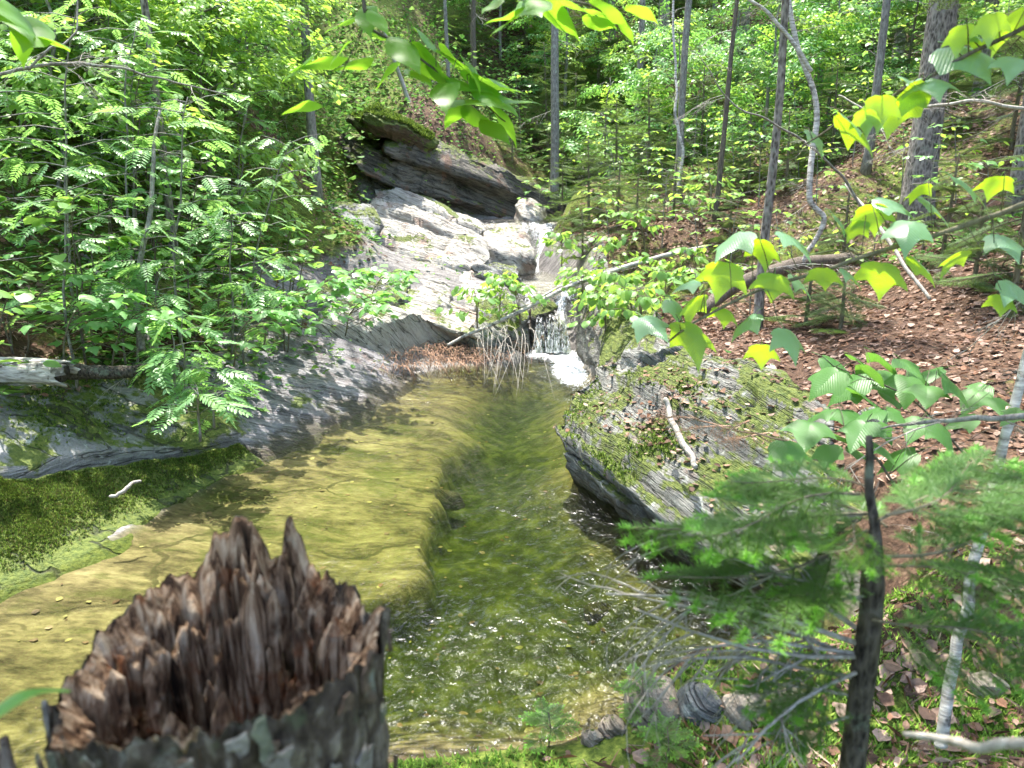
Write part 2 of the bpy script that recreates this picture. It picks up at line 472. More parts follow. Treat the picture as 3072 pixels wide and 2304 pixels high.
# ------------------------------------------------------------------ the lie of the land
POOL_PX = [(-160, 660), (0, 588), (93, 553), (171, 505), (241, 468), (296, 444), (361, 412), (394, 394), (417, 374), (463, 366), (505, 368), (525, 362), (540, 352), (562, 350),
           (580, 362), (595, 384), (585, 400), (600, 430), (620, 470), (660, 500), (720, 540), (790, 585), (850, 620), (857, 650), (787, 685), (671, 697), (602, 734), (556, 744), (480, 749), (400, 750)]
POOL = np.array([at_z(x, y, 0)[:2] for x, y in POOL_PX] + [(-0.8, 2.5), (-1.2, 2.1), (-2.2, 1.7), (-4.2, 1.6), (-5.0, 2.4)])
CH = np.array([(0.62, 10.8), (0.62, 12.0), (0.42, 13.2), (0.22, 14.2), (0.0, 15.2), (0.1, 16.6), (1.1, 17.9), (2.2, 19.6), (3.0, 23)])
CHW = np.array([0.40, 0.42, 0.62, 0.62, 0.5, 1.0, 0.7, 0.6, 0.6])
def poly_sd(P, poly):
    """signed distance to a polygon, positive outside"""
    x, y = P[:, 0], P[:, 1]
    d = np.full(len(P), 1e9)
    ins = np.zeros(len(P), bool)
    n = len(poly)
    for i in range(n):
        a, b = poly[i], poly[(i + 1) % n]
        e = b - a
        t = np.clip(((x - a[0]) * e[0] + (y - a[1]) * e[1]) / (e @ e), 0, 1)
        d = np.minimum(d, np.hypot(x - a[0] - t * e[0], y - a[1] - t * e[1]))
        c = (a[1] > y) != (b[1] > y)
        if abs(e[1]) > 1e-9:
            ins ^= c & (x < (y - a[1]) * e[0] / e[1] + a[0])
    return np.where(ins, -d, d)
def chan_sd(P):
    d = np.full(len(P), 1e9)
    for i in range(len(CH) - 1):
        a, e = CH[i], CH[i + 1] - CH[i]
        t = np.clip(((P - a) @ e) / (e @ e), 0, 1)
        d = np.minimum(d, np.hypot(P[:, 0] - a[0] - t * e[0], P[:, 1] - a[1] - t * e[1]) - (CHW[i] + t * (CHW[i + 1] - CHW[i])))
    return d
def zwater(y):
    return np.interp(y, [0, 11.3, 11.6, 12.5, 12.9, 15.0, 15.3, 16.1, 16.4, 19], [0, 0, .30, .85, .93, .98, 1.15, 1.86, 1.93, 1.97])
def xcentre(y):
    return np.interp(y, [0, 2.5, 4, 6, 8, 10.5, 12, 14.2, 16.5, 18, 20, 26], [-.8, -.6, -.5, -.4, -.2, .2, .62, .22, .1, 1.1, 2.3, 3.5])
SHELF_EDGE = ([2.0, 3.2, 3.9, 4.2, 4.5, 5.2, 6.0, 6.84, 7.6, 8.4, 9.4, 10.4], [-1.9, -1.6, -1.3, -.72, -.47, -.60, -.64, -.72, -.45, -.5, -.3, -.2])
def ground_z(x, y, detail=True):
    x, y = np.atleast_1d(np.asarray(x, float)), np.atleast_1d(np.asarray(y, float))
    P = np.stack([x, y], 1)
    sp, sc = poly_sd(P, POOL), chan_sd(P)
    q = xy3(x, y)
    s = np.minimum(sp, sc) + 0.10 * fbm(q * 1.3, 3, 3)
    so = np.maximum(s, 0)
    L = np.interp(so, [0, .3, .8, 1.3, 2, 3, 6, 12, 30], [0, .02, .28, .66, 1.2, 1.95, 4.6, 9.5, 22])
    L = L * (1 - .55 * np.exp(-((y - 13.6) / 2.0) ** 2) * smooth(5.0, 1.5, so))
    Rr = np.interp(so, [0, .2, .45, 1.5, 3, 5, 8, 15, 30], [0, .4, .72, .92, 1.25, 2.0, 3.7, 8.2, 17])
    N = np.interp(so, [0, .12, .3, .8, 1.5, 3, 10], [0, .07, .11, .25, .5, .82, 1.2])
    w = 1 / (1 + np.exp(np.clip((x - xcentre(y)) / .35, -40, 40)))
    z = w * L + (1 - w) * Rr
    wn_ = smooth(3.1, 2.2, y)
    z = z * (1 - wn_) + N * wn_
    zw = zwater(y)
    z = z + zw * smooth(0.0, 1.0, np.clip(1.2 - so / 14, 0, 1))
    z = z + np.interp(y, [0, 19, 22, 30, 45, 80], [0, 0, .9, 5.2, 14, 28])
    z = z + 1.25 * np.exp(-(((x + 1.7) / 1.7) ** 2 + ((y - 18.9) / 1.5) ** 2)) * smooth(0, .8, so)
    if detail:
        z = z + smooth(.1, 1.5, so) * (0.22 * fbm(q * .55, 21, 4) + 0.05 * fbm(q * 2.6, 31, 3))
    # the pool's bed: a shallow rock shelf on the left, a deeper channel on the right
    sb = np.maximum(-np.minimum(sp, sc), 0)
    ex = np.interp(y, *SHELF_EDGE) + .05 * fbm(q * 3, 41, 3) + .30 * fbm(q * .8, 42, 3) + .08 * fbm(q * 7, 40, 3)
    shelf = -np.minimum(.20, .03 + .12 * sb) - .03 * fbm(q * 1.7, 43, 3)
    lay = np.floor((x * .35 + y * .9 + .25 * fbm(q * 1.2, 44, 3)) * 2.1)
    shelf = shelf - .03 * _h(lay, np.floor(x * .8 + 2 * _h(lay, lay * 0, lay * 0, 6)), lay * 0, 5)
    deep = -np.minimum(.50, .06 + .46 * sb) + .09 * fbm(q * 2.2, 47, 3)
    ew = .09 + .40 * smooth(6.4, 8.2, y)
    wd = smooth(ex - ew * .6, ex + ew, x) * smooth(2.3, 2.9, y)
    bed = shelf * (1 - wd) + deep * wd
    bed = bed + .02 * (_h(np.floor(lay * 1.0), lay * 0, lay * 0, 8) - .5) + .014 * fbm(q * np.array([2.2, 5, 1]), 49, 4)
    bed = np.minimum(bed, -.015)
    bed = np.where(sc < sp, -.12 - 0 * bed, bed)
    zz = np.where(s < 0, bed + np.where(sc < sp, zw, 0), z)
    blend = smooth(-.06, .06, s)
    return np.where(np.abs(s) < .06, (bed + np.where(sc < sp, zw, 0)) * (1 - blend) + z * blend, zz)
def gz(x, y):
    return float(ground_z([x], [y])[0])

def at_ground(X, Y, lo=1.0, hi=40.0):
    """where the line of sight through a pixel meets the ground"""
    t = np.linspace(lo, hi, 1200)
    a = at_t(X, Y, 1.0) - Vector((0, 0, CAMH))
    z = CAMH + a.z * t
    g = ground_z(a.x * t, a.y * t)
    k = int(np.argmax(z < g)) if (z < g).any() else len(t) - 1
    return Vector((a.x * t[k], a.y * t[k], float(g[k])))
def spaced(lo, a, b, hi, step, grow):
    m = list(np.arange(a, b, step))
    s, p = step, b
    while p < hi:
        m.append(p); s *= grow; p += s
    m.append(hi)
    s, p = step, a
    while p > lo:
        s *= grow; p -= s; m.append(max(p, lo))
    return np.array(sorted(set(np.round(m, 4))))
gx = spaced(-60, -4.2, 3.6, 60, .055, 1.06)
gy = spaced(-25, 1.2, 12.5, 90, .055, 1.035)
GX, GY = np.meshgrid(gx, gy)
X, Y = GX.ravel(), GY.ravel()
Z = ground_z(X, Y)
nx = len(gx)
ii = (np.arange(len(gy) - 1)[:, None] * nx + np.arange(nx - 1)[None, :]).ravel()
GF = np.stack([ii, ii + 1, ii + nx + 1, ii + nx], 1)
Pxy = np.stack([X, Y], 1)
SP, SC = poly_sd(Pxy, POOL), chan_sd(Pxy)
S = np.minimum(SP, SC)
W = np.zeros((len(X), 3))
left = X < xcentre(Y)
W[:, 0] = np.where(left, smooth(1.3, .5, S), smooth(.15, .0, S)) * smooth(2.2, 3.4, Y)
W[:, 0] = np.maximum(W[:, 0], np.where(SC < .5, 1, 0) * smooth(11, 11.5, Y))
rz = smooth(2.8, 2.0, S) * smooth(9.3, 10.2, Y) * smooth(17.5, 16, Y) * left
W[:, 0] = np.maximum(W[:, 0], rz)
W[:, 1] = np.clip(.38 + .45 * fbm(xy3(X, Y) * .5, 61, 3) + np.where(left, .1, -.12) + .35 * smooth(2.9, 2.2, Y), 0, 1)
W[:, 1] = np.clip(W[:, 1] + np.where(~left, .22 * smooth(8.5, 12, Y), .05), 0, 1)
W[:, 1] *= 1 - .55 * rz
W[:, 1] *= smooth(-.05, .25, S)
W[:, 2] = smooth(.07, -.04, S + .06 * fbm(xy3(X, Y) * 2.5, 62, 3)) * (SP < SC + .2)
ground = obj("ground", mesh("ground", np.stack([X, Y, Z], 1), GF, [M['ground']], attrs={"weights": W}), kind="structure")
ground["label"] = "forest floor and stream bed of brown soil, moss and rock"

# ------------------------------------------------------------------ water
def pool_water():
    xs = np.arange(-5.4, 2.4, .045); ys = np.arange(1.3, 11.9, .045)
    A, B = np.meshgrid(xs, ys)
    x, y = A.ravel(), B.ravel()
    s = poly_sd(np.stack([x, y], 1), POOL)
    keep = s < .22
    q = xy3(x, y)
    fall = np.hypot(x - .62, (y - 11.3) * .8)
    rip = np.clip(.13 + .9 * smooth(2.6, .2, fall) + .75 * np.exp(-(((x - .15) / .9) ** 2 + ((y - 3.05) / .55) ** 2)) + .45 * np.exp(-(((x - .35) / .5) ** 2 + ((y - 5.3) / .6) ** 2))
                  + .6 * np.exp(-(((x - .75) / .4) ** 2 + ((y - 4.0) / .7) ** 2)) + .35 * smooth(.15, .6, fbm(q * np.array([.9, .7, 1]), 71, 3)), 0, 1) * (.35 + .65 * smooth(-2.6, -1.2, x + .1 * y))
    z = .016 * fbm(q * np.array([5, 3.4, 1]), 73, 3) * (.15 + rip) + .05 * fbm(q * 6, 74, 3) * smooth(1.5, .2, fall)
    foam = np.clip(1.0 * smooth(.95, .1, np.hypot((x - .58) / .9, (y - 11.3) / .9)) + .85 * smooth(1.0, .25, np.hypot((x - .80) / .40, (y - 10.1) / 1.8)) + .42 * np.exp(-(((x - .75) / .35) ** 2 + ((y - 8.35) / .16) ** 2))
                   + .10 * rip + .3 * np.exp(-((s / .07) ** 2)) * 0, 0, 1)
    idx = -np.ones(len(x), int)
    n2 = len(xs)
    f = (np.arange(len(ys) - 1)[:, None] * n2 + np.arange(n2 - 1)[None, :]).ravel()
    F = np.stack([f, f + 1, f + n2 + 1, f + n2], 1)
    F = F[keep[F].all(1)]
    used = np.unique(F)
    idx[used] = np.arange(len(used))
    F = idx[F]
    V = np.stack([x, y, z], 1)[used]
    Wt = np.stack([foam, rip, 0 * foam], 1)[used]
    n = len(V)
    V2 = V.copy(); V2[:, 2] = -1.6
    # close it: boundary edges get walls
    E_ = np.concatenate([F[:, [0, 1]], F[:, [1, 2]], F[:, [2, 3]], F[:, [3, 0]]])
    key = np.sort(E_, 1)
    _, inv, cnt = np.unique(key, axis=0, return_inverse=True, return_counts=True)
    be = E_[cnt[inv.ravel()] == 1]
    walls = np.stack([be[:, 1], be[:, 0], be[:, 0] + n, be[:, 1] + n], 1)
    FF = np.concatenate([F, F[:, ::-1] + n, walls])
    return mesh("pool", np.concatenate([V, V2]), FF, [M['water']], attrs={"weights": np.concatenate([Wt, Wt * 0])})
water = obj("pool_water", pool_water(), kind="structure")
water["label"] = "clear olive green pool with ripples below the small falls"
def stream_water():
    n, m = 220, 26
    t = np.linspace(0, len(CH) - 2.6, n)
    i = np.clip(np.floor(t).astype(int), 0, len(CH) - 2)
    c = curve_pts([(a, b, w) for (a, b), w in zip(CH, CHW)], 1 + 8 * 60)
    k = np.clip((np.linspace(0.10, .78, n) * (len(c) - 1)).astype(int), 0, len(c) - 2)
    C, D = c[k], c[k + 1] - c[k]
    nrm = np.stack([D[:, 1], -D[:, 0]], 1); nrm /= np.linalg.norm(nrm, axis=1)[:, None]
    u = np.linspace(-1.15, 1.15, m)
    xy = C[:, None, :2] + nrm[:, None, :] * (u[None, :, None] * C[:, 2][:, None, None])
    x, y = xy[..., 0].ravel(), xy[..., 1].ravel()
    dz = np.abs(zwater(y + .15) - zwater(y - .15)) / .3
    q = xy3(x, y)
    st = smooth(.15, .6, dz)
    z = zwater(y) - .03 + (.02 + .09 * st) * fbm(q * np.array([9, 4, 1]), 81, 3)
    foam = np.clip(st * (.42 + .9 * fbm(q * np.array([9, 1.6, 1]), 83, 3)) * np.where(y > 14.5, .8, 1) + .35 * np.exp(-((y - 12.9) / .25) ** 2) + .5 * smooth(.5, .1, np.hypot(x - .35, (y - 14.9))) + .12, 0, 1)
    f = (np.arange(n - 1)[:, None] * m + np.arange(m - 1)[None, :]).ravel()
    F = np.stack([f, f + 1, f + m + 1, f + m], 1)
    return mesh("stream", np.stack([x, y, z], 1), F, [M['stream']], attrs={"weights": np.stack([foam, .5 + .5 * st, 0 * st], 1)})
def waterfall():
    r = random.Random(3)
    V, F, W_, n = [], [], [], 0
    for k in range(70):
        x0 = r.uniform(.42, .84)
        top = r.uniform(.40, .62); y0 = 11.62 + r.uniform(-.05, .12)
        w = r.uniform(.005, .022); L = 14
        t = np.linspace(0, 1, L)
        x = x0 + .05 * fbm(np.c_[t * 2, t * 0 + k, t * 0], 3, 2) + (x0 - .6) * .25 * t
        y = y0 - .42 * t ** .8 - .02 * r.random()
        z = top * (1 - t ** 1.6) + .01
        ww = w * (.6 + .9 * t)
        for sx in (-1, 0, 1):
            V.append(np.stack([x + sx * ww, y - (.6 * ww if sx == 0 else 0), z], 1))
        a = n + np.arange(L - 1)
        for o_ in (0, L):
            F.append(np.stack([a + o_, a + o_ + 1, a + o_ + L + 1, a + o_ + L], 1))
        n += 3 * L
        W_.append(np.tile(np.c_[np.linspace(r.uniform(.22, .5), r.uniform(.4, .8), L), np.full(L, .6), np.zeros(L)], (3, 1)))
    return mesh("waterfall", np.concatenate(V), np.concatenate(F), [M['stream']], attrs={"weights": np.concatenate(W_)})
fall = obj("waterfall", waterfall(), kind="structure")
fall["label"] = "strands of white water dropping into the pool"
stream = obj("stream_water", stream_water(), kind="structure")
stream["label"] = "white water of the brook tumbling down rock steps"

# ------------------------------------------------------------------ rocks
def strata_off(P, nb, thick, seed):
    q = (P @ np.array(nb)) / thick + .55 * fbm(P * 1.4, seed, 3)
    k = np.floor(q); f = q - k
    a, b = _h(k, k * 0, k * 0, seed), _h(k - 1, k * 0, k * 0, seed)
    w = smooth(0, .18, f)
    return a * w + b * (1 - w)
SURF = {}
def rock(name, label, cat, pts, drop, mat, seed=0, strata=.03, thick=.06, rough=.03, undercut=.0, dome=.04, ragged=.07, NA=180, NR=34, NS=18, nb=NB, group=None, flatten=.5, bulge=.05, key=None):
    K = np.array([tuple(p) for p in pts], float)
    seg = np.linalg.norm(np.roll(K, -1, 0)[:, :2] - K[:, :2], axis=1)
    cum = np.concatenate([[0], np.cumsum(seg)])
    KK = np.concatenate([K, K[:1]])
    u = np.linspace(0, cum[-1], NA, endpoint=False)
    B = np.stack([np.interp(u, cum, KK[:, j]) for j in range(3)], 1)
    for _ in range(2):
        B = (np.roll(B, 1, 0) + 2 * B + np.roll(B, -1, 0)) / 4
    c = np.array([*K[:, :2].mean(0), 0])
    A = np.c_[K[:, 0] - c[0], K[:, 1] - c[1], np.ones(len(K))]
    co = np.linalg.lstsq(A.T @ A + np.diag([.02, .02, 0]), A.T @ K[:, 2], rcond=None)[0]
    plane = lambda x, y: co[0] * (x - c[0]) + co[1] * (y - c[1]) + co[2]
    c[2] = plane(c[0], c[1]) + dome
    j = 1 + ragged * fbm(np.c_[B[:, 0] * 3, B[:, 1] * 3, np.full(NA, seed * 1.7)], seed, 4)
    B[:, :2] = c[:2] + (B[:, :2] - c[:2]) * j[:, None]
    B[:, 2] = flatten * plane(B[:, 0], B[:, 1]) + (1 - flatten) * B[:, 2]
    rings, dirs = [], []
    rad = B - c; rad[:, 2] = 0; rad /= np.linalg.norm(rad, axis=1)[:, None] + 1e-9
    for k in range(NR):
        r = ((k + 1) / NR) ** .85
        p = c + (B - c) * r
        p[:, 2] += dome * (1 - r * r) * .6 - .05 * dome * r ** 8
        rings.append(p); e = smooth(.9, 1.0, r)
        dirs.append(np.array([0, 0, 1.0]) * (1 - .5 * e) + rad * .5 * e)
    ext = np.linalg.norm((B - c)[:, :2], axis=1).mean()
    for k in range(NS):
        f = (k + 1) / NS
        p = B.copy()
        p[:, :2] += rad[:, :2] * (bulge * ext * math.sin(math.pi * min(1, f * 1.3)) - undercut * f ** 1.2)
        p[:, 2] -= drop * f
        rings.append(p); dirs.append(rad)
    V = np.concatenate([c[None]] + rings); D = np.concatenate([[[0, 0, 1.0]]] + dirs)
    off = strata * (strata_off(V, nb, thick, seed) - .5) * 2 + strata * .5 * (strata_off(V, nb, thick * .31, seed + 9) - .5)
    off = off + rough * fbm(V * 2.2, seed + 3, 5) + rough * .35 * fbm(V * 11, seed + 5, 3)
    V = V + D * off[:, None]
    n = NR + NS
    i = 1 + (np.arange(n - 1)[:, None] * NA)
    a = np.arange(NA)[None, :]; a2 = (a + 1) % NA
    Q = np.stack([i + a, i + NA + a, i + NA + a2, i + a2], -1).reshape(-1, 4).tolist()
    T = [[0, 1 + k, 1 + (k + 1) % NA] for k in range(NA)]
    # origin at the base of the rock
    org = Vector((c[0], c[1], float(V[:, 2].min())))
    me = mesh(name, V - np.array(org), Q + T, [M[mat]])
    o = obj(name, me)
    o.location = org
    tag(o, label, cat, group)
    if key:
        SURF[key] = (V[1:1 + NR * NA].reshape(NR, NA, 3))
    return o
Zp = lambda l: [at_z(*p) for p in l]
Yp = lambda l: [at_y(*p) for p in l]
SHORE = curve_pts([(*POOL[k], 0) for k in range(0, 9)], 400)[:, :2]
def shore_sheet(name, label, u0, u1, v0, v1, mat, key, seed, NU=230, NV=64, strata=.03, thick=.10, rough=.06, nb=NB, lift=0.0):
    """rock that climbs out of the pool along the left shore; v is the distance from the waterline"""
    uu = np.linspace(u0, u1, NU)
    P = np.stack([np.interp(uu, np.arange(400), SHORE[:, 0]), np.interp(uu, np.arange(400), SHORE[:, 1])], 1)
    k = np.ones(25) / 25
    Ps = np.stack([np.convolve(np.pad(P[:, c], 12, 'edge'), k, 'valid') for c in (0, 1)], 1)
    T = np.gradient(Ps, axis=0); T /= np.linalg.norm(T, axis=1)[:, None]
    Nn = np.stack([-T[:, 1], T[:, 0]], 1)
    Nn = np.where((Nn[:, :1] > 0), -Nn, Nn)
    a, b = v0(np.linspace(0, 1, NU)), v1(np.linspace(0, 1, NU))
    f = np.linspace(0, 1, NV)
    vv = a[None] + (b - a)[None] * f[:, None]
    xy = P[None] + Nn[None] * vv[..., None]
    z = np.interp(vv, [-.4, -.05, 0, .25, .6, .95, 1.4, 1.9, 2.4], [-.30, -.05, -.005, .12, .33, .53, .78, .98, 1.1]) + lift
    V = np.concatenate([xy, z[..., None]], -1)
    Q = V.reshape(-1, 3)
    off = strata * (strata_off(Q, nb, thick, seed) - .5) * 2 + strata * .6 * (strata_off(Q, nb, thick * .3, seed + 9) - .5) + rough * fbm(Q * 1.7, seed + 3, 5) + rough * .3 * fbm(Q * 9, seed + 5, 3)
    off = off.reshape(NV, NU) * smooth(-.25, .25, vv)
    V[..., 2] += off
    V[..., 0] -= .35 * off
    rim = np.minimum(np.minimum(np.arange(NV)[:, None], NV - 1 - np.arange(NV)[:, None]), np.minimum(np.arange(NU)[None], NU - 1 - np.arange(NU)[None]) * 1.0)
    V[..., 2] -= np.where(rim < 1, .32, np.where(rim < 2, .05, 0))
    i = (np.arange(NV - 1)[:, None] * NU + np.arange(NU - 1)[None]).ravel()
    F = np.stack([i, i + NU, i + NU + 1, i + 1], 1)
    org = np.array([*V[NV // 2, NU // 2, :2], -.2])
    o = obj(name, mesh(name, V.reshape(-1, 3) - org, F, [M[mat]]))
    o.location = org
    SURF[key] = V[2:-2, 2:-2].copy()
    return tag(o, label, "rock")
us = lambda px: float(np.argmin([abs(proj((*p, 0))[0] - px) for p in SHORE]))
crk = lambda f: np.interp(f, [0, .5, .85, 1], [1.0, .78, .34, .26]) + .03 * fbm(np.c_[f * 6, f * 0, f * 0], 4, 3)
shore_sheet("rock_ledge", "low moss covered rock ledge along the left waterline", 0, us(262), lambda f: f * 0 - .4, crk, 'rock_mossy', 'A', 3, strata=.02, thick=.14, rough=.07)
shore_sheet("rock_ledge", "grey lichen spotted ledge above the long crack on the left bank", 0, us(285), lambda f: crk(np.clip(f * 1.08, 0, 1)) + .012, lambda f: f * 0 + 1.75, 'rock_grey', 'B', 5, strata=.028, thick=.10, rough=.07, lift=.035)
shore_sheet("rock_ledge", "smooth grey rock sheet tinted with purple sky sheen, sloping into the pool on the left", us(262), 399, lambda f: f * 0 - .4, lambda f: 1.6 + .3 * f, 'rock_slick', 'C', 7, strata=.03, thick=.10, rough=.07, nb=Vector((-.25, .75, .6)).normalized(), lift=.01)
rock("tilted_rock", "bright bedded slab leading up from the head of the pool", "rock", Zp([(422, 368, -.10), (468, 362, -.10), (500, 350, .22), (470, 322, .60), (478, 300, .80), (430, 283, 1.02), (350, 286, 1.05), (312, 316, .86), (372, 328, .62)]), 1.0, 'rock_pale', 9, strata=.06, thick=.09, rough=.07, dome=.05, nb=Vector((.35, .55, .75)).normalized(), key='D')
rock("tilted_rock", "large pale tilted slab beside the upper brook", "rock", Yp([(376, 190, 15.4), (402, 188, 15.7), (440, 208, 15.6), (466, 230, 15.0), (492, 262, 13.7), (455, 270, 13.2), (385, 266, 13.2), (366, 246, 13.7), (372, 214, 14.6)]), 1.3, 'rock_pale', 11, strata=.13, thick=.16, rough=.10, dome=.04, ragged=.16, nb=Vector((.35, .55, .75)).normalized())
rock("boulder", "rounded white boulder in the middle of the upper brook slab", "boulder", Yp([(447, 246, 13.9), (456, 233, 14.2), (470, 229, 14.3), (486, 240, 14.1), (493, 258, 13.6), (478, 266, 13.2), (455, 264, 13.3)]), .6, 'rock_pale', 13, strata=.06, thick=.10, rough=.10, dome=.10, ragged=.16, NR=22, NS=12, NA=110)
rock("boulder", "flat topped stone right of the white boulder in the brook", "boulder", Yp([(484, 233, 15.0), (505, 226, 15.3), (528, 234, 15.1), (532, 252, 14.3), (512, 256, 14.0), (490, 246, 14.3)]), .7, 'rock_pale', 15, strata=.09, thick=.12, rough=.09, dome=.03, ragged=.16, NR=22, NS=12, NA=110)
rock("boulder", "broad pale rock above the fallen birch stems", "boulder", Yp([(432, 290, 12.4), (446, 276, 12.8), (475, 273, 13.0), (500, 282, 12.7), (505, 300, 12.1), (480, 312, 11.6), (452, 308, 11.8)]), .9, 'rock_pale', 17, strata=.08, thick=.12, rough=.09, dome=.07, ragged=.14, NR=24, NS=14, NA=130)
rock("rock_ledge", "dark hollowed ledge under the ferns left of the pale slab", "rock", Yp([(292, 215, 13.6), (330, 200, 14.2), (372, 206, 14.4), (382, 226, 13.8), (372, 238, 13.3), (310, 240, 12.9)]), .55, 'rock_grey', 19, strata=.06, thick=.1, rough=.06, undercut=.5, dome=.1)
rock("tilted_rock", "mossy grey slab below the hollow on the upper left", "rock", Zp([(280, 268, 1.15), (330, 250, 1.38), (372, 262, 1.25), (400, 280, 1.02), (350, 292, .95), (300, 300, .98)]), .8, 'rock_grey', 21, strata=.05, thick=.1, rough=.06, dome=.08)
rock("rock_outcrop", "dark overhanging outcrop of slanting rock layers above the brook", "rock", [(-2.95, 15.4, 3.35), (-2.3, 15.55, 3.3), (-1.6, 16.4, 3.05), (-.8, 17.3, 2.75), (.3, 18.1, 2.45), (1.2, 18.5, 2.15), (1.0, 19.3, 2.4), (-.4, 19.0, 3.0), (-1.7, 18.3, 3.4), (-2.9, 17.4, 3.75), (-3.5, 16.4, 3.7)], 2.0, 'rock_dark', 23, strata=.26, thick=.13, rough=.20, undercut=.55, dome=.12, ragged=.14, NA=260, NR=30, NS=44, flatten=.15, bulge=.02)
rock("mossy_turf_overhang", "moss capped turf roof jutting over the black hollow", "turf", [(-2.9, 15.3, 3.95), (-2.5, 15.15, 4.0), (-2.05, 15.5, 3.85), (-1.6, 16.2, 3.45), (-1.9, 17.0, 3.7), (-2.9, 17.0, 3.9), (-3.3, 16.0, 3.9)], .42, 'turf', 25, strata=.05, thick=.2, rough=.22, undercut=.3, dome=.15, ragged=.2, key='T')
rock("tilted_rock", "narrow tilted slab lying under the dark outcrop", "rock", Yp([(404, 200, 15.4), (412, 191, 15.9), (432, 197, 16.1), (452, 210, 15.9), (462, 220, 15.4), (440, 216, 15.1)]), .35, 'rock_grey', 27, strata=.05, thick=.07, rough=.04, dome=.06, NR=20, NS=12, NA=110)
NBE = Vector((.35, .55, .75)).normalized()
for k, (pts, lab) in enumerate([
        ([(378, 262, 12.9), (400, 252, 13.4), (432, 258, 13.3), (446, 270, 12.8), (420, 280, 12.3), (388, 276, 12.3)], "thin pale ledge at the foot of the large tilted slab"),
        ([(330, 258, 12.6), (352, 244, 13.2), (384, 250, 13.0), (388, 266, 12.4), (350, 272, 12.0)], "mossy grey ledge left of the thin pale ledge"),
        ([(400, 290, 11.6), (420, 278, 12.1), (446, 284, 12.0), (452, 300, 11.4), (430, 312, 10.9), (405, 306, 11.0)], "pale bedded ledge left of the broad pale rock"),
        ([(350, 286, 11.3), (372, 274, 11.9), (404, 280, 11.7), (408, 296, 11.1), (380, 304, 10.7), (352, 300, 10.8)], "grey bedded ledge above the bright slab"),
        ([(466, 322, 10.9), (480, 310, 11.3), (506, 314, 11.2), (512, 332, 10.7), (494, 346, 10.4), (472, 340, 10.5)], "brown stained ledge beside the lower falls"),
        ([(470, 268, 13.0), (490, 262, 13.4), (516, 264, 13.4), (520, 274, 12.9), (495, 280, 12.6)], "low flat ledge at the edge of the middle pool"),
        ([(430, 216, 15.4), (452, 212, 15.9), (478, 220, 15.8), (484, 232, 15.2), (458, 236, 14.8)], "thin grey ledge at the edge of the upper pool")]):
    rock("thin_rock_ledge", lab, "rock", Yp(pts), .5, 'rock_pale' if k in (0, 2, 6) else 'rock_grey', 80 + k, strata=.07, thick=.09, rough=.06, dome=.03, ragged=.16, NR=22, NS=14, NA=120, nb=NBE)
rock("boulder", "pale stone at the right end of the upper pool", "boulder", Yp([(515, 205, 17.0), (528, 199, 17.3), (546, 207, 17.0), (540, 217, 16.5), (522, 217, 16.5)]), .6, 'rock_pale', 29, strata=.05, thick=.12, rough=.06, dome=.15, NR=16, NS=10, NA=80)
# the big overhanging boulder on the right
rock("overhanging_boulder", "big overhanging layered grey boulder at the right edge of the pool", "boulder",
     [(.38, 6.2, .34), (.40, 5.85, .30), (.62, 5.25, .30), (.85, 4.72, .30), (1.10, 4.25, .26), (1.32, 3.92, .16), (1.62, 3.75, .18), (2.05, 4.0, .62), (2.1, 4.8, .98), (1.85, 5.6, 1.05), (1.5, 6.3, 1.0), (1.0, 6.75, .85), (.6, 6.7, .55)],
     .8, 'rock_right', 31, strata=.07, thick=.075, rough=.08, undercut=.45, dome=.16, nb=NBR, ragged=.10, NA=300, NR=40, NS=40, flatten=.2, bulge=.0, key='R')
rock("boulder", "pale pointed rock on the right bank top beside the leaf litter", "boulder", [(1.0, 6.6, .88), (1.15, 6.35, .98), (1.45, 6.3, 1.02), (1.65, 6.6, 1.02), (1.4, 6.95, 1.0), (1.1, 6.95, .92)], .6, 'rock_right', 33, strata=.05, thick=.07, rough=.06, dome=.06, NR=22, NS=14, NA=120)
rock("rock_ledge", "rock wall along the right side of the falls", "rock", [(.98, 8.2, .42), (1.12, 9.2, .5), (1.02, 10.4, .62), (.98, 11.4, .85), (1.5, 11.8, 1.15), (1.9, 10.5, 1.1), (1.8, 9.0, 1.0), (1.5, 8.0, .85), (1.15, 7.7, .6)], .9, 'rock_right', 35, strata=.06, thick=.09, rough=.07, undercut=.1, dome=.08)
rock("boulder", "dark wet rock in the middle of the lower falls", "boulder", [(.30, 11.5, .55), (.55, 11.45, .62), (.75, 11.7, .66), (.65, 12.2, .75), (.3, 12.2, .7)], .8, 'rock_dark', 37, strata=.04, thick=.1, rough=.05, dome=.1, NR=18, NS=12, NA=90)
rock("boulder", "brown rock between the birch stems and the falls", "boulder", [(-.35, 11.1, .45), (.0, 10.9, .42), (.25, 11.3, .5), (.2, 12.2, .8), (-.3, 12.3, .85), (-.6, 11.6, .7)], .8, 'rock_grey', 39, strata=.05, thick=.09, rough=.06, dome=.1, NR=22, NS=14, NA=120)
def small_rock(X, Y, z, w, d, h, mat, seed, label, cat="stone", name="stone"):
    p = at_ground(X, Y)
    z = max(z, p.z + .3 * h) if z > -.1 and z < .04 else p.z + .3 * h
    r = random.Random(seed)
    a0 = r.random() * 6
    pts = []
    for k in range(8):
        a = a0 + k * math.pi / 4 + r.uniform(-.25, .25)
        pts.append((p.x + w / 2 * math.cos(a) * r.uniform(.75, 1.1), p.y + d / 2 * math.sin(a) * r.uniform(.75, 1.1), z + r.uniform(-.15, .15) * h))
    return rock(name, label, cat, pts, h, mat, seed, strata=.06 * w, thick=.12 * w + .01, rough=.08 * w, dome=.22 * h, NA=56, NR=10, NS=8, undercut=-.06 * w)
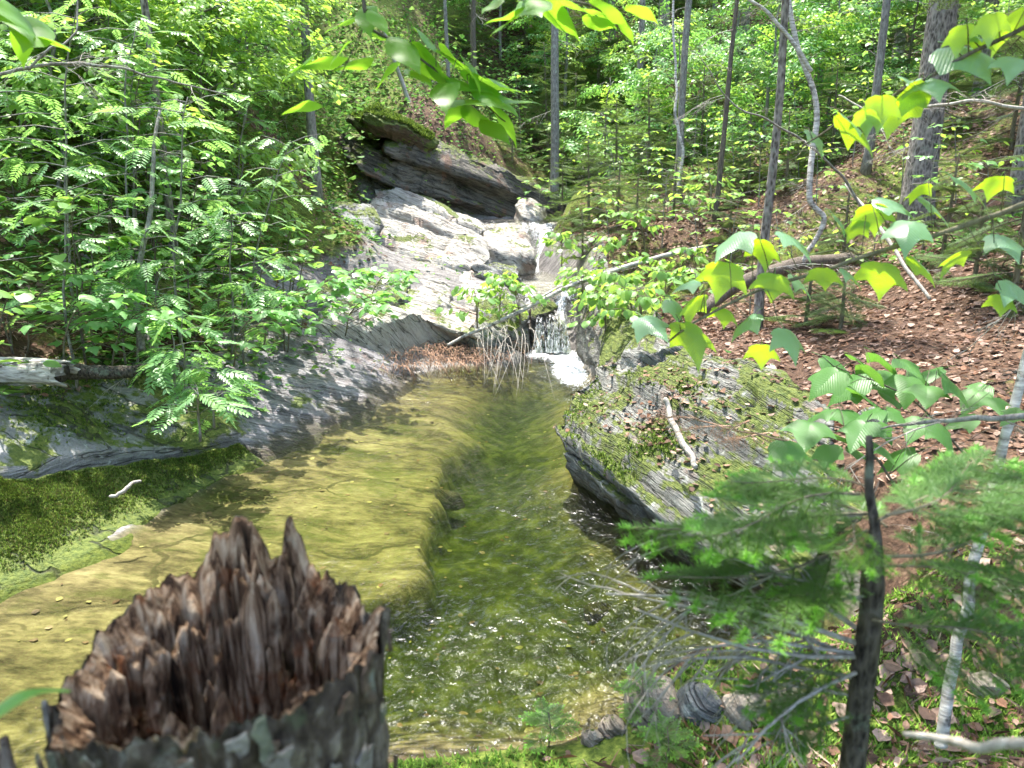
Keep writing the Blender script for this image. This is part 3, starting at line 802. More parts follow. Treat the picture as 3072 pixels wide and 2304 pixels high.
SM = [(726, 390, .98, .22, .26, .3, 'rock_pale', "upright pale rock poking through the litter on the right bank"),
      (771, 384, 1.0, .15, .2, .26, 'rock_pale', "slim lichen grey rock right of the upright pale rock"),
      (745, 422, .88, .3, .3, .4, 'rock_right', "half buried mossy rock at the litter edge above the boulder"),
      (870, 430, .9, .22, .2, .24, 'rock_grey', "grey rock behind the lower maple leaves"),
      (640, 352, 1.02, .26, .26, .25, 'rock_right', "whitish rock under the turf edge at the bank corner"),
      (668, 560, .05, .45, .40, .5, 'stone', "brown wet rock at the waterline below the overhanging boulder"),
      (722, 572, .04, .50, .34, .5, 'stone', "tan flat rock in the dark cove under the boulder"),
      (655, 707, .08, .22, .2, .16, 'stone', "largest pale stone on the near shore"),
      (612, 733, .10, .13, .11, .1, 'stone', "pale stone at the near waterline beside the moss"),
      (592, 745, .12, .09, .08, .08, 'stone', "small pinkish white stone at the near shore moss edge"),
      (700, 705, .10, .18, .15, .12, 'rock_grey', "grey stone behind the dead fir twigs on the near shore"),
      (745, 712, .14, .16, .14, .12, 'stone', "tan stone near the fir trunk on the near shore"),
      (790, 708, .2, .15, .14, .12, 'stone', "tan stone partly hidden behind the dark fir trunk"),
      (598, 616, -.42, .2, .17, .12, 'stone', "yellowish stone lying on the pool floor"),
      (440, 498, -.3, .4, .14, .12, 'stone', "submerged slab edge in the middle of the pool"),
      (985, 690, .45, .16, .13, .1, 'stone', "pale flat stone at the right edge near the leaning birch")]
for k, (X_, Y_, z_, w_, d_, h_, m_, l_) in enumerate(SM):
    small_rock(X_, Y_, z_, w_, d_, h_, m_, 50 + k, l_)
# ------------------------------------------------------------------ leaves (each mesh is shared by many leaves)
def bend(V, droop, fold, curl=0.0):
    """leaf lies along +y, droops towards the tip and hangs down at both sides"""
    V = np.array(V, float)
    x, y = V[:, 0].copy(), V[:, 1].copy()
    V[:, 2] -= droop * y * y + fold * x * x
    V[:, 2] += curl * np.sin(y * 9 + x * 7) * .02
    return V
def leaf_from_outline(half, rows, droop, fold, curl=0.5, petiole=0.0):
    """half: (x, y) from base to tip of the right half outline, unit length; the mesh is midrib + inner row + outline"""
    h = np.array(half, float)
    n = len(h)
    ymid = np.linspace(0, h[-1, 1], n)
    cols = []
    for side in (-1, 1):
        for r in rows:
            c = np.c_[side * h[:, 0] * r, ymid * (1 - r) + h[:, 1] * r, np.zeros(n)]
            cols.append(c)
    mid = np.c_[np.zeros(n), ymid, np.zeros(n)]
    k = len(rows)
    V = np.concatenate([mid] + cols)
    F = []
    for si in range(2):
        prev = 0
        for r in range(k):
            cur = n * (1 + si * k + r)
            for i in range(n - 1):
                q = [prev + i, prev + i + 1, cur + i + 1, cur + i]
                F.append(q[::-1] if si == 1 else q)
            prev = cur
    V = bend(V, droop, fold, curl)
    return V, F
MAPLE = [(0, 0), (.16, -.05), (.34, .0), (.46, .10), (.44, .20), (.52, .32), (.60, .46), (.66, .62), (.55, .60), (.44, .60), (.34, .60), (.28, .66), (.22, .74), (.16, .84), (.08, .96), (0, 1.12)]
MAPLE2 = [(0, 0), (.20, -.06), (.40, .02), (.50, .14), (.50, .26), (.56, .40), (.58, .54), (.50, .58), (.40, .58), (.32, .62), (.25, .70), (.18, .80), (.08, .92), (0, 1.06)]
YOUNG = [(0, 0), (.14, -.08), (.30, -.06), (.42, .06), (.50, .16), (.62, .34), (.46, .36), (.32, .44), (.26, .58), (.18, .72), (.09, .88), (0, 1.0)]
BEECH = [(0, 0), (.13, .08), (.22, .2), (.275, .35), (.27, .5), (.22, .66), (.13, .82), (.05, .94), (0, 1.05)]
ROUND = [(0, 0), (.2, -.09), (.38, .02), (.48, .2), (.48, .42), (.40, .62), (.25, .8), (.1, .92), (0, 1.0)]
def leaf_mesh(name, half, mat, droop, fold, rows=(.5, 1.0), petiole=.35, curl=.5):
    V, F = leaf_from_outline(half, rows, droop, fold, curl)
    if petiole:
        n = len(V)
        p, q = tube([(0, -petiole, .05 * petiole), (0, -petiole * .5, .04), (0, .02, 0)], [.012, .010, .009], 3, False)
        V = np.concatenate([V, p]); F = F + (q + n).tolist()
        V[:, 1] += petiole
    return mesh(name, V, F, [M[mat]])
LM = {
    'maple': [leaf_mesh('maple_leaf', MAPLE, 'leaf_maple', d, f, (.35, .7, 1.0), .3) for d, f in ((.30, .35), (.18, .5), (.45, .25), (.35, .55))] + [leaf_mesh('maple_leaf', MAPLE2, 'leaf_maple', .3, .4, (.35, .7, 1.0), .3)],
    'young': [leaf_mesh('young_leaf', YOUNG, 'leaf_young', d, f) for d, f in ((.2, .3), (.35, .5), (.1, .15))] + [leaf_mesh('young_leaf', MAPLE2, 'leaf_young', .25, .3)],
    'seedling': [leaf_mesh('seedling_leaf', YOUNG, 'leaf_seedling', d, f, (.4, .7, 1.0)) for d, f in ((.2, .3), (.3, .45))] + [leaf_mesh('seedling_leaf', MAPLE2, 'leaf_seedling', .25, .3, (.4, .7, 1.0))],
    'beech': [leaf_mesh('beech_leaf', BEECH, 'leaf_beech', d, f, (.5, 1.0), .06, 1.2) for d, f in ((.15, .5), (.3, -.4), (.05, .9))],
    'hobble': [leaf_mesh('round_leaf', ROUND, 'leaf_hobble', d, f, (.55, 1.0), .25, .8) for d, f in ((.15, .2), (.3, .35), (.08, -.2))],
    'canopy': [leaf_mesh('canopy_leaf', BEECH, 'leaf_canopy', d, f, (1.0,), .1, .6) for d, f in ((.2, .3), (.05, .6))],
}
def compound_leaf(name, pairs, mat, droop, seed):
    r = random.Random(seed)
    V, F = [], []
    n = 0
    p, q = tube([(0, t, -droop * t * t) for t in np.linspace(0, 1, 6)], np.linspace(.010, .004, 6), 3, False)
    V.append(p); F += (q + n).tolist(); n += len(p)
    base = np.array([(0, 0), (.16, .25), (.17, .5), (.11, .8), (0, 1.0)])
    for k in range(pairs * 2 + 1):
        if k == pairs * 2:
            y, az, ln = 1.0, 0.0, .26
        else:
            f = (k // 2) / (pairs - 1)
            y = .22 + .74 * f
            az = (-1 if k % 2 else 1) * R(68 - 22 * f + r.uniform(-6, 6))
            ln = (.36 if 0 < f < .8 else .30) * r.uniform(.9, 1.08)
        v, ff = leaf_from_outline(base, (1.0,), .18 + r.uniform(0, .15), 1.0, .2)
        v = v * ln
        c, s = math.cos(az), math.sin(az)
        v = np.c_[v[:, 0] * c - v[:, 1] * s, v[:, 0] * s + v[:, 1] * c, v[:, 2]]
        v = v + np.array([0, y, -droop * y * y])
        V.append(v); F += [[i + n for i in f_] for f_ in ff]; n += len(v)
    return mesh(name, np.concatenate(V), F, [M[mat]])
LM['rowan'] = [compound_leaf('compound_leaf', p, 'leaf_rowan', d, k) for k, (p, d) in enumerate(((6, .25), (7, .4), (6, .12), (7, .3)))]
def spray_mesh(name, n, mat, seed, size=.16, L=1.0):
    """a twig with many leaves, for trees too far away to tell their leaves apart"""
    r = random.Random(seed)
    V, F, k = [], [], 0
    p, q = tube([(0, t * L, -.15 * t * t) for t in np.linspace(0, 1, 5)], np.linspace(.012, .003, 5), 3, False)
    V.append(p); F += q.tolist(); k += len(p)
    half = np.array([(0, 0), (.24, .22), (.28, .5), (.16, .8), (0, 1.0)])
    for i in range(n):
        t = r.uniform(.12, 1.0)
        side = r.choice((-1, 1))
        az = side * R(r.uniform(15, 85))
        off = r.uniform(0, .42) * (1.1 - t * .6)
        v, ff = leaf_from_outline(half, (1.0,), .25, r.uniform(-.2, .7), .3)
        v = v * size * r.uniform(.7, 1.2)
        e = Euler((R(r.uniform(-38, 14)), R(r.uniform(-30, 30)), az)).to_matrix()
        v = v @ np.array(e).T + np.array([-math.sin(az) * off, t * L + math.cos(az) * off * .5, -.15 * t * t + r.uniform(-.12, .10)])
        V.append(v); F += [[a + k for a in f_] for f_ in ff]; k += len(v)
    return mesh(name, np.concatenate(V), F, [M[mat]])
SPRAY = [spray_mesh('leaf_spray', 60, 'leaf_canopy', s, .115) for s in (1, 2, 3)]
SPRAY_BG = [spray_mesh('leaf_spray', 70, 'leaf_young', s, .10) for s in (4, 5)]

# ------------------------------------------------------------------ conifer boughs
def needles(P, T, side, ln, wd, sp, up, r_, both=True, jit=.25):
    """thin triangles along a twig: P start, T unit direction * length"""
    L = np.linalg.norm(T)
    n = max(3, int(L / sp))
    t = np.linspace(.02, 1, n)
    d = T / L
    out = []
    for sg in ((-1, 1, 0) if both else (-1, 1)):
        b = P + np.outer(t, T)
        if sg == 0:
            ax = up * .75 + d * .7
        else:
            ax = side * sg * .85 + d * .55 + up * .12
        ax = ax[None] + jit * (r_.random((n, 3)) - .5) * 1.6
        ax /= np.linalg.norm(ax, axis=1)[:, None]
        l = ln * (.75 + .5 * r_.random(n)) * np.where(t > .93, .8, 1)
        w = np.cross(ax, up[None]); w /= np.linalg.norm(w, axis=1)[:, None] + 1e-9
        out.append(np.stack([b - w * wd / 2, b + w * wd / 2, b + ax * l[:, None]], 1))
    return np.concatenate(out)
def bough_mesh(name, seed, mats, L=1.0, ln=.024, wd=.006, sp=.014, step=.055, droop=.25, wide=.42, bare=.12, tip=0.0, up_tip=.12, axr=None):
    r_ = np.random.default_rng(seed)
    tris, tips, tub = [], [], []
    ax = lambda t: np.array([.05 * math.sin(t * 4 + seed), t * L, -droop * L * t * t + up_tip * L * t ** 4])
    tub.append(([ax(t) for t in np.linspace(0, 1, 8)], np.linspace(axr or (.010 * L + .003), .0012, 8), 5))
    t = bare
    k = 0
    while t < .98:
        for sg in (-1, 1):
            tt = t + r_.uniform(-.015, .015)
            p = ax(tt)
            l = L * wide * (1 - tt) ** .75 * r_.uniform(.75, 1.1) * min(1, .45 + (tt - bare) * 3.2) + .05 * L
            a = R(52 + r_.uniform(-9, 9))
            d = np.array([sg * math.sin(a), math.cos(a), -.18 + r_.uniform(-.1, .1)])
            T = d / np.linalg.norm(d) * l
            side = np.cross(T, [0, 0, 1.0]); side /= np.linalg.norm(side)
            nd = needles(p, T, side, ln, wd, sp, np.array([0, 0, 1.0]), r_)
            (tris).append(nd)
            tub.append(([p, p + T * .5, p + T], [.0035 * L, .0025 * L, .0012], 3))
            if l > .16 * L:
                for f in (.45, .72):
                    for s2 in (-1, 1):
                        a2 = R(42) * s2
                        c, s = math.cos(a2), math.sin(a2)
                        T2 = np.array([T[0] * c - T[1] * s, T[0] * s + T[1] * c, T[2]]) * (.62 - .4 * f) * r_.uniform(.8, 1.15)
                        sd2 = np.cross(T2, [0, 0, 1.0]); sd2 /= np.linalg.norm(sd2)
                        n2 = needles(p + T * f, T2, sd2, ln, wd, sp, np.array([0, 0, 1.0]), r_)
                        tris.append(n2)
            if tip:
                q = p + T
                tips.append(needles(q, T / l * .03, side, ln * 1.05, wd * 1.3, sp * .5, np.array([0, 0, 1.0]), r_, jit=.6))
        t += step
        k += 1
    T = ax(1.0) - ax(.8)
    tris.append(needles(ax(.3), ax(1.0) - ax(.3), np.array([1.0, 0, 0]), ln, wd, sp, np.array([0, 0, 1.0]), r_))
    A = np.concatenate(tris).reshape(-1, 3)
    F = np.arange(len(A)).reshape(-1, 3).tolist()
    mi = [0] * len(F)
    Vs = [A]; n = len(A)
    if tips:
        Bt = np.concatenate(tips).reshape(-1, 3)
        F += (np.arange(len(Bt)).reshape(-1, 3) + n).tolist(); mi += [2] * (len(Bt) // 3)
        Vs.append(Bt); n += len(Bt)
    for p, r, s in tub:
        v, f = tube(p, r, s, False)
        Vs.append(v); F += (f + n).tolist(); mi += [1] * len(f); n += len(v)
    return mesh(name, np.concatenate(Vs), F, mats, mi, False)
BOUGH = [bough_mesh('spruce_bough', s, [M['needle'], M['bark_dark']], 1.0, .03, .009, .02, .06) for s in (1, 2, 3)]
BOUGH_SOFT = [bough_mesh('fir_bough', s, [M['needle_soft'], M['bark_twig']], 1.0, .034, .009, .022, .065, .12) for s in (4, 5, 6)]
BOUGH_FG = [bough_mesh('fir_bough', s, [M['needle_fg'], M['bark_twig'], M['needle_tip']], .36, .017, .0024, .0042, .10, .10, .55, .14, 1.0, .05, .0032) for s in (7, 8, 9)]
def dead_twig_mesh(name, seed, L=1.0, mat='bark_dead', n=9, r0=.008, fork=2, droop=.1):
    r = random.Random(seed)
    items = []
    def grow(p, d, l, rad, depth):
        pts = [p]
        for k in range(4):
            d = (d + Vector((r.uniform(-.22, .22), r.uniform(-.2, .2), r.uniform(-.22, .18) - droop * .3))).normalized()
            p = p + d * l / 4
            pts.append(p)
        items.append((pts, np.linspace(rad, rad * .35, 5), 5 if depth == 0 else 3))
        if depth < fork:
            for k in range(n if depth == 0 else 3):
                f = r.uniform(.2, 1.0)
                i = min(3, int(f * 4))
                q = pts[i].lerp(pts[i + 1], f * 4 - i)
                az = r.choice((-1, 1)) * r.uniform(.5, 1.1)
                dd = Vector((d.x * math.cos(az) - d.y * math.sin(az), d.x * math.sin(az) + d.y * math.cos(az), d.z + r.uniform(-.35, .3))).normalized()
                grow(q, dd, l * r.uniform(.25, .5), rad * .5, depth + 1)
    grow(Vector((0, 0, 0)), Vector((0, 1, 0)), L, r0, 0)
    return tubes_mesh(name, items, [M[mat]])
DEAD = [dead_twig_mesh('dead_branch', s) for s in (1, 2, 3)]

# ------------------------------------------------------------------ trees and shrubs
def rot(az, pitch=0.0, roll=0.0):
    return (Matrix.Rotation(az, 4, 'Z') @ Matrix.Rotation(pitch, 4, 'X') @ Matrix.Rotation(roll, 4, 'Y'))
def put(loc, az, pitch, roll, sc):
    return Matrix.Translation(loc) @ rot(az, pitch, roll) @ Matrix.Scale(sc, 4)
def in_gap(p):
    """True where the shade of a bough at p would fall on the sunlit opening over the brook"""
    k = (p.z - .8) / SUN.z
    x, y = p.x - SUN.x * k, p.y - SUN.y * k
    c = float(xcentre(y))
    if 3.2 < y < 26 and c - 3.3 < x < c + (2.3 if y < 9 else 5.5):
        return True
    if 1.2 < y < 9 and 0.4 < x < 2.6 and p.z < 12:      # light on the maple branches
        return True
    return 3.5 < y < 26 and -9 < x < -2.5                # the leafy left bank stands in the light too
PLANTS = {}
def trunk_pts(base, h, lean=(0, 0), jit=.03, n=16, seed=0):
    b = Vector((0, 0, -.15))
    return curve_pts([b, (lean[0] * h * .3, lean[1] * h * .3, h * .35), (lean[0] * h * .66, lean[1] * h * .66, h * .7), (lean[0] * h, lean[1] * h, h)], n, jit, seed)
def conifer(name, cat, base, h, r, low, n, blen, meshes, seed, lean=(0, 0), bark='bark_spruce', dead=0, group=None, label=None, density_gap=True, pitch=(-25, 5), maxh=None):
    rr = random.Random(seed)
    t = thing(name, label or "", cat, base, group)
    P = trunk_pts(base, h, lean, .02 * h / 4, 18, seed)
    rad = r * (1 - np.linspace(0, 1, 18)) ** .75 + .006
    rad[0] *= 1.35
    rad[1] *= 1.08
    obj('trunk', tubes_mesh('trunk', [(P, rad, 14 if r > .1 else 9)], [M[bark]], wob=.10), t)
    for k in range(n):
        f = low + (1 - low) * ((k + rr.random()) / n) ** .9
        i = min(16, int(f * 17))
        q = Vector(P[i]).lerp(Vector(P[i + 1]), f * 17 - i)
        if maxh and q.z > maxh:
            continue
        az = k * 2.4 + rr.uniform(-.5, .5)
        s = blen * (1.08 - f) ** .8 * rr.uniform(.75, 1.15) + .12
        tipw = base + q + Vector((-math.sin(az) * s * .6, math.cos(az) * s * .6, 0))
        if density_gap and in_gap(tipw):
            continue
        obj('bough', rr.choice(meshes), t, put(q, az, R(rr.uniform(*pitch)), R(rr.uniform(-12, 12)), s))
    for k in range(dead):
        f = rr.uniform(.06, max(low, .45))
        i = min(16, int(f * 17))
        q = Vector(P[i]).lerp(Vector(P[i + 1]), f * 17 - i)
        obj('dead_branch', rr.choice(DEAD), t, put(q, rr.uniform(0, 6.28), R(rr.uniform(-20, 12)), 0, rr.uniform(.3, .9)))
    return t
def shrub(name, cat, base, h, lean, leaves, nleaf, size, spread, seed, group=None, label=None, bark='bark_twig', stems=1, r0=.012, pitch=(-38, -5), low=.35, whorl=1, azbias=None):
    rr = random.Random(seed)
    t = thing(name, label or "", cat, base, group)
    items, spots = [], []
    for s in range(stems):
        l2 = (lean[0] + rr.uniform(-.15, .15) * (stems > 1), lean[1] + rr.uniform(-.15, .15) * (stems > 1))
        P = curve_pts([(0, 0, -.08), (l2[0] * h * .2, l2[1] * h * .2, h * .4), (l2[0] * h * .6, l2[1] * h * .6, h * .78), (l2[0] * h, l2[1] * h, h)], 9, .03 * h, seed + s)
        items.append((P, np.linspace(r0, r0 * .3, 9), 6))
        nb = max(2, int(nleaf / stems / (3.2 * whorl)))
        for k in range(nb):
            f = low + (1 - low) * (k + rr.random()) / nb
            i = min(7, int(f * 8))
            q = Vector(P[i]).lerp(Vector(P[i + 1]), f * 8 - i)
            az = k * 2.4 + rr.uniform(-.6, .6)
            if azbias is not None and rr.random() < .6:
                az = azbias + rr.uniform(-1.0, 1.0)
            L = spread * (1.25 - .7 * f) * rr.uniform(.6, 1.15)
            d = Vector((-math.sin(az), math.cos(az), rr.uniform(.0, .35)))
            e = q + d * L
            m = q.lerp(e, .5) + Vector((0, 0, .06 * L))
            items.append(([q, m, e], [r0 * .4, r0 * .28, r0 * .15], 4))
            for j in range(whorl):
                for g in ((.45, .7, 1.0) if rr.random() < .7 else (.6, .85, 1.0, 1.0)):
                    spots.append((q.lerp(m, g * 2) if g < .5 else m.lerp(e, g * 2 - 1), az))
        spots.append((Vector(P[-1]), rr.uniform(0, 6.28)))
        spots.append((Vector(P[-1]), rr.uniform(0, 6.28)))
    obj('stem', tubes_mesh('stem', items, [M[bark]]), t)
    for k, (p, az) in enumerate(spots):
        a = az + rr.choice((-1, 1)) * rr.uniform(.2, 1.3)
        obj('leaf', rr.choice(leaves), t, put(p, a, R(rr.uniform(*pitch)), R(rr.uniform(-22, 22)), size * rr.uniform(.7, 1.15)))
    PLANTS.setdefault(name, []).append(t)
    return t
def on_ground(x, y):
    return Vector((x, y, gz(x, y)))

# conifers whose trunks stand out in the picture: (pixel x at eye level, distance, radius, height, lean, first bough, boughs, dead twigs, bark, label)
TREES = [
    (328, 12.5, .075, 13, (.004, 0), .42, 26, 10, 'bark_grey', "slender grey spruce rising from the left bank shrubs"),
    (412, 25, .27, 19, (0, 0), .40, 40, 8, 'bark_spruce', "thick spruce trunk at the top, left of the beech twig"),
    (189, 8.8, .048, 7, (-.02, 0), .50, 16, 12, 'bark_spruce', "thin dark spruce pole among the left bank shrubs"),
    (627, 20.5, .09, 13, (0, 0), .30, 26, 10, 'bark_spruce', "mid grey spruce right of the hazy pale trunk"),
    (668, 15.5, .075, 12, (.006, 0), .42, 24, 9, 'bark_grey', "straight pale grey trunk with the white dead stem beside it"),
    (551, 18.8, .11, 14, (.002, 0), .40, 22, 6, 'bark_grey', "pale broad trunk standing over the upper brook"),
    (648, 25, .15, 15, (0, 0), .30, 30, 8, 'bark_spruce', "far spruce behind the mid grey one"),
    (754, 7.6, .046, 6.5, (.012, .01), .55, 14, 7, 'bark_spruce', "dark thin spruce pole behind the maple branch"),
    (842, 12.5, .065, 10, (.03, 0), .45, 20, 8, 'bark_grey', "slim grey trunk left of the largest spruce"),
    (893, 11, .21, 16, (.01, 0), .34, 42, 16, 'bark_spruce', "largest rough barked spruce trunk on the right"),
    (704, 12.5, .04, 8, (.055, 0), .6, 10, 8, 'bark_dark', "leaning thin dark trunk on the right slope"),
    (478, 22, .07, 12, (0, 0), .4, 18, 8, 'bark_dark', "dark thin trunk behind the leaf litter mound"),
    (455, 20.5, .05, 10, (-.03, 0), .5, 14, 6, 'bark_grey', "thin pale pole on the litter mound"),
    (140, 11.5, .06, 8, (.01, 0), .4, 18, 8, 'bark_dark', "dark trunk deep in the left thicket"),
    (60, 10.5, .07, 9, (.02, 0), .45, 18, 6, 'bark_spruce', "brown trunk behind the leftmost shrubs"),
    (985, 9.5, .10, 10, (.02, 0), .22, 34, 12, 'bark_spruce', "dusky spruce with low boughs at the right edge"),
    (940, 15, .13, 13, (0, 0), .22, 34, 10, 'bark_spruce', "shaded spruce behind the largest trunk"),
    (790, 18, .12, 14, (0, 0), .22, 34, 8, 'bark_spruce', "spruce behind the crooked white birch"),
    (600, 27, .14, 15, (0, 0), .2, 34, 6, 'bark_spruce', "distant spruce above the upper brook, right of its pale trunk"),
    (500, 29, .16, 16, (0, 0), .2, 36, 6, 'bark_spruce', "distant spruce straight above the upper brook"),
    (720, 26, .15, 15, (0, 0), .2, 34, 6, 'bark_spruce', "distant spruce between the leaning thin trunk and the birch"),
    (290, 21, .13, 15, (0, 0), .2, 34, 6, 'bark_spruce', "tall spruce behind the left canopy, near the slender grey one"),
    (210, 24, .15, 16, (0, 0), .2, 34, 4, 'bark_spruce', "far spruce behind the left canopy"),
    (860, 22, .15, 15, (0, 0), .2, 34, 4, 'bark_spruce', "far spruce up the right slope"),
    (1010, 17, .15, 14, (0, 0), .2, 36, 4, 'bark_spruce', "spruce at the upper right corner"),
    (360, 29, .16, 16, (0, 0), .15, 34, 4, 'bark_spruce', "far spruce between the slender grey and the thick trunk"),
]
for k, (px, y, r, h, lean, low, n, dead, bark, lab) in enumerate(TREES):
    x = (px - 512) / FPX * y / CT
    conifer("spruce_tree", "tree", on_ground(x, y), h, r, low, n if y < 19 else n // 2, 1.7 if r > .09 else 1.15, BOUGH, 100 + k, lean, bark, dead, "spruces on the slopes around the brook", lab)
# shade trees that stand outside the picture: behind and beside the camera
for k, (x, y, h, low) in enumerate([(4.6, 4.2, 11, .30), (6.2, 7.2, 12, .28), (5.4, 1.6, 12, .3), (-1.9, -.9, 9, .42), (.9, -2.2, 11, .35), (3.2, -.6, 10, .4), (7.5, 4.5, 12, .3), (-4.4, .4, 10, .4)]):
    conifer("spruce_tree", "tree", on_ground(x, y), h, .12, low, 46, 2.0, BOUGH, 300 + k, (0, 0), 'bark_spruce', 4, "spruces on the slopes around the brook", "tall shade spruce outside the view, " + ["beside the right bank", "up the right slope", "right of the fir", "close behind the stump", "straight behind the camera", "behind the small fir", "far to the right", "left of the stump"][k])
# added maple, unseen on the right: its crown above the picture shades the near shore
def shade_maple():
    r = random.Random(77)
    b = on_ground(3.3, .9)
    t = thing("added_shade_maple", "added striped maple leaning over the near shore, unseen crown shades it", "tree", b)
    P = curve_pts([Vector((0, 0, -.1)), (-.2, .1, 1.8), (-.9, .4, 3.6), (-2.2, 1.2, 5.2), (-3.4, 1.9, 6.0)], 20, .03, 5)
    items = [(P, np.linspace(.07, .015, 20), 9)]
    spots = []
    for k in range(46):
        e = Vector((r.uniform(-2.0, 2.1), r.uniform(1.0, 4.0), r.uniform(4.7, 6.6)))
        f = (e.z - .6) / SUN.z
        q = e - SUN * ((e.z - 2.05) / SUN.z)
        if .35 < q.x < 2.0 and 1.35 < q.y < 2.7:  # crown shaped with a gap so the sun reaches the maple branches
            continue
        i = min(range(20), key=lambda j: (Vector(P[j]) + b - e).length)
        e = e - b
        p0 = Vector(P[i])
        items.append(([p0, p0.lerp(e, .5) + Vector((0, 0, .15)), e], [.012, .008, .004], 4))
        spots += [e, p0.lerp(e, .7)] if r.random() < .5 else [e]
    obj('trunk', tubes_mesh('trunk', items, [M['bark_grey']], wob=.06), t)
    for e in spots:
        w = e + b
        q = w - SUN * ((w.z - 2.05) / SUN.z)
        if .35 < q.x < 2.0 and 1.35 < q.y < 2.7:
            continue
        for _ in range(2):
            obj('leaf_spray', r.choice(SPRAY_BG), t, put(e, r.uniform(0, 6.28), R(r.uniform(-20, 10)), R(r.uniform(-20, 20)), r.uniform(.8, 1.1)))
shade_maple()
# young soft firs
FIRS = [(560, 16.6, 1.3), (585, 15.2, 1.6), (612, 14.0, 1.2), (640, 16.5, 1.9), (598, 18.5, 2.6), (688, 17.0, 2.2), (735, 15.0, 1.6), (570, 21, 3.0), (655, 20, 2.6), (700, 22, 3.2), (545, 22.5, 3.0), (770, 13.2, 1.3), (830, 10.4, 1.1), (925, 8.6, 1.2), (960, 7.2, .9), (1000, 6.4, 1.3), (905, 13, 2.0), (870, 16, 2.4), (975, 11.5, 2.2), (475, 24, 2.5), (625, 24, 3.4), (780, 21, 3.4), (512, 19.9, 1.0), (525, 26, 4.0), (440, 27, 3.5), (580, 13.2, .8), (835, 6.9, .55), (800, 7.4, .6), (610, 17.2, 1.8), (630, 12.9, .9), (665, 13.6, 1.1), (705, 14.4, 1.4), (680, 19.5, 3.0), (745, 18.2, 2.6), (548, 20.4, 1.6), (810, 14.8, 1.8), (590, 25.5, 4.2), (490, 31, 5), (650, 29, 5), (820, 24, 4.5), (950, 24, 4.5), (720, 12.0, .8)]
for k, (px, y, h) in enumerate(FIRS):
    x = (px - 512) / FPX * y / CT
    o = conifer("fir_sapling", "fir sapling", on_ground(x, y), h, .012 + .008 * h, .06, int(16 + 10 * h), .30 + .26 * h, BOUGH_SOFT if px < 800 else BOUGH, 400 + k, (rnd.uniform(-.05, .05), 0), 'bark_twig', 0, "young firs on the slopes", None, False, (-20, 18))
    PLANTS.setdefault("fir_sapling", []).append(o)

# left bank thicket
GR = "rowan saplings on the left bank"
def scatter(n, seed, xr, yr, mind, ok):
    r = random.Random(seed)
    out = []
    for _ in range(4000):
        if len(out) >= n:
            break
        x, y = r.uniform(*xr), r.uniform(*yr)
        if ok(x, y) and all((x - a) ** 2 + (y - b) ** 2 > mind ** 2 for a, b in out):
            out.append((x, y))
    return out
def left_ok(lo, hi):
    def f(x, y):
        s = float(np.minimum(poly_sd(np.array([[x, y]]), POOL), chan_sd(np.array([[x, y]])))[0])
        px = proj((x, y, gz(x, y) + .6))[0]
        return lo < s < hi and x < xcentre(y) and -60 < px < (300 if y < 9 else 245)
    return f
for k, (x, y) in enumerate(scatter(46, 5, (-11, -2), (5.4, 15), .55, left_ok(1.0, 7))):
    r = random.Random(900 + k)
    h = r.uniform(1.0, 2.6)
    shrub("rowan_sapling", "sapling", on_ground(x, y), h, (r.uniform(.1, .38), r.uniform(-.35, 0)), LM['rowan'], int(24 + 14 * h), r.uniform(.15, .22), .42 + .12 * h, 900 + k, GR, None, 'bark_grey', 1, .014, (-30, 4), .25)
for k, (x, y) in enumerate(scatter(38, 6, (-10, -2), (5.0, 14), .5, left_ok(.95, 6))):
    r = random.Random(1000 + k)
    h = r.uniform(.5, 1.6)
    shrub("hobblebush", "shrub", on_ground(x, y), h, (r.uniform(0, .3), r.uniform(-.3, .1)), LM['hobble'], int(34 + 18 * h), r.uniform(.085, .125), .38, 1000 + k, "hobblebushes on the left bank", None, 'bark_dark', 2, .010, (-28, 6), .2)
for k, (x, y) in enumerate(scatter(34, 8, (-10, -2), (5.4, 16), .55, left_ok(.95, 8))):
    r = random.Random(1100 + k)
    h = r.uniform(.5, 2.2)
    shrub("maple_sapling", "sapling", on_ground(x, y), h, (r.uniform(.05, .35), r.uniform(-.3, 0)), LM['young'], int(38 + 18 * h), r.uniform(.075, .105), .45, 1100 + k, "maple saplings on the left bank", None, 'bark_dark', 1, .011, (-30, 6), .2)
# taller broadleaf trees behind the thicket: they fill the upper left of the picture
def broadleaf(px, y, h, k, group, name, meshes):
    x = (px - 512) / FPX * y / CT
    r = random.Random(k)
    b = on_ground(x, y)
    t = thing(name, "", "tree", b, group)
    PLANTS.setdefault(name, []).append(t)
    P = trunk_pts(b, h, (r.uniform(0, .1), r.uniform(-.1, 0)), .10, 14, k)
    items = [(P, np.linspace(.012 * h, .008, 14), 8)]
    sp = []
    for j in range(int(16 + 4 * h)):
        f = r.uniform(.12, 1)
        i = min(12, int(f * 13))
        q = Vector(P[i])
        az = j * 2.4
        L = (.5 + .25 * h * (1 - f) ** .7) * r.uniform(.6, 1.1)
        e = q + Vector((-math.sin(az) * L, math.cos(az) * L, r.uniform(.05, .35) * L))
        items.append(([q, q.lerp(e, .5) + Vector((0, 0, .08)), e], [.012, .008, .004], 4))
        sp += [(q.lerp(e, .55), az), (e, az)]
    obj('trunk', tubes_mesh('trunk', items, [M['bark_grey']], wob=.06), t)
    for q, az in sp:
        for _ in range(2):
            obj('leaf_spray', r.choice(meshes), t, put(q, az + r.uniform(-1.2, 1.2), R(r.uniform(-25, 12)), R(r.uniform(-20, 20)), r.uniform(.55, .95)))
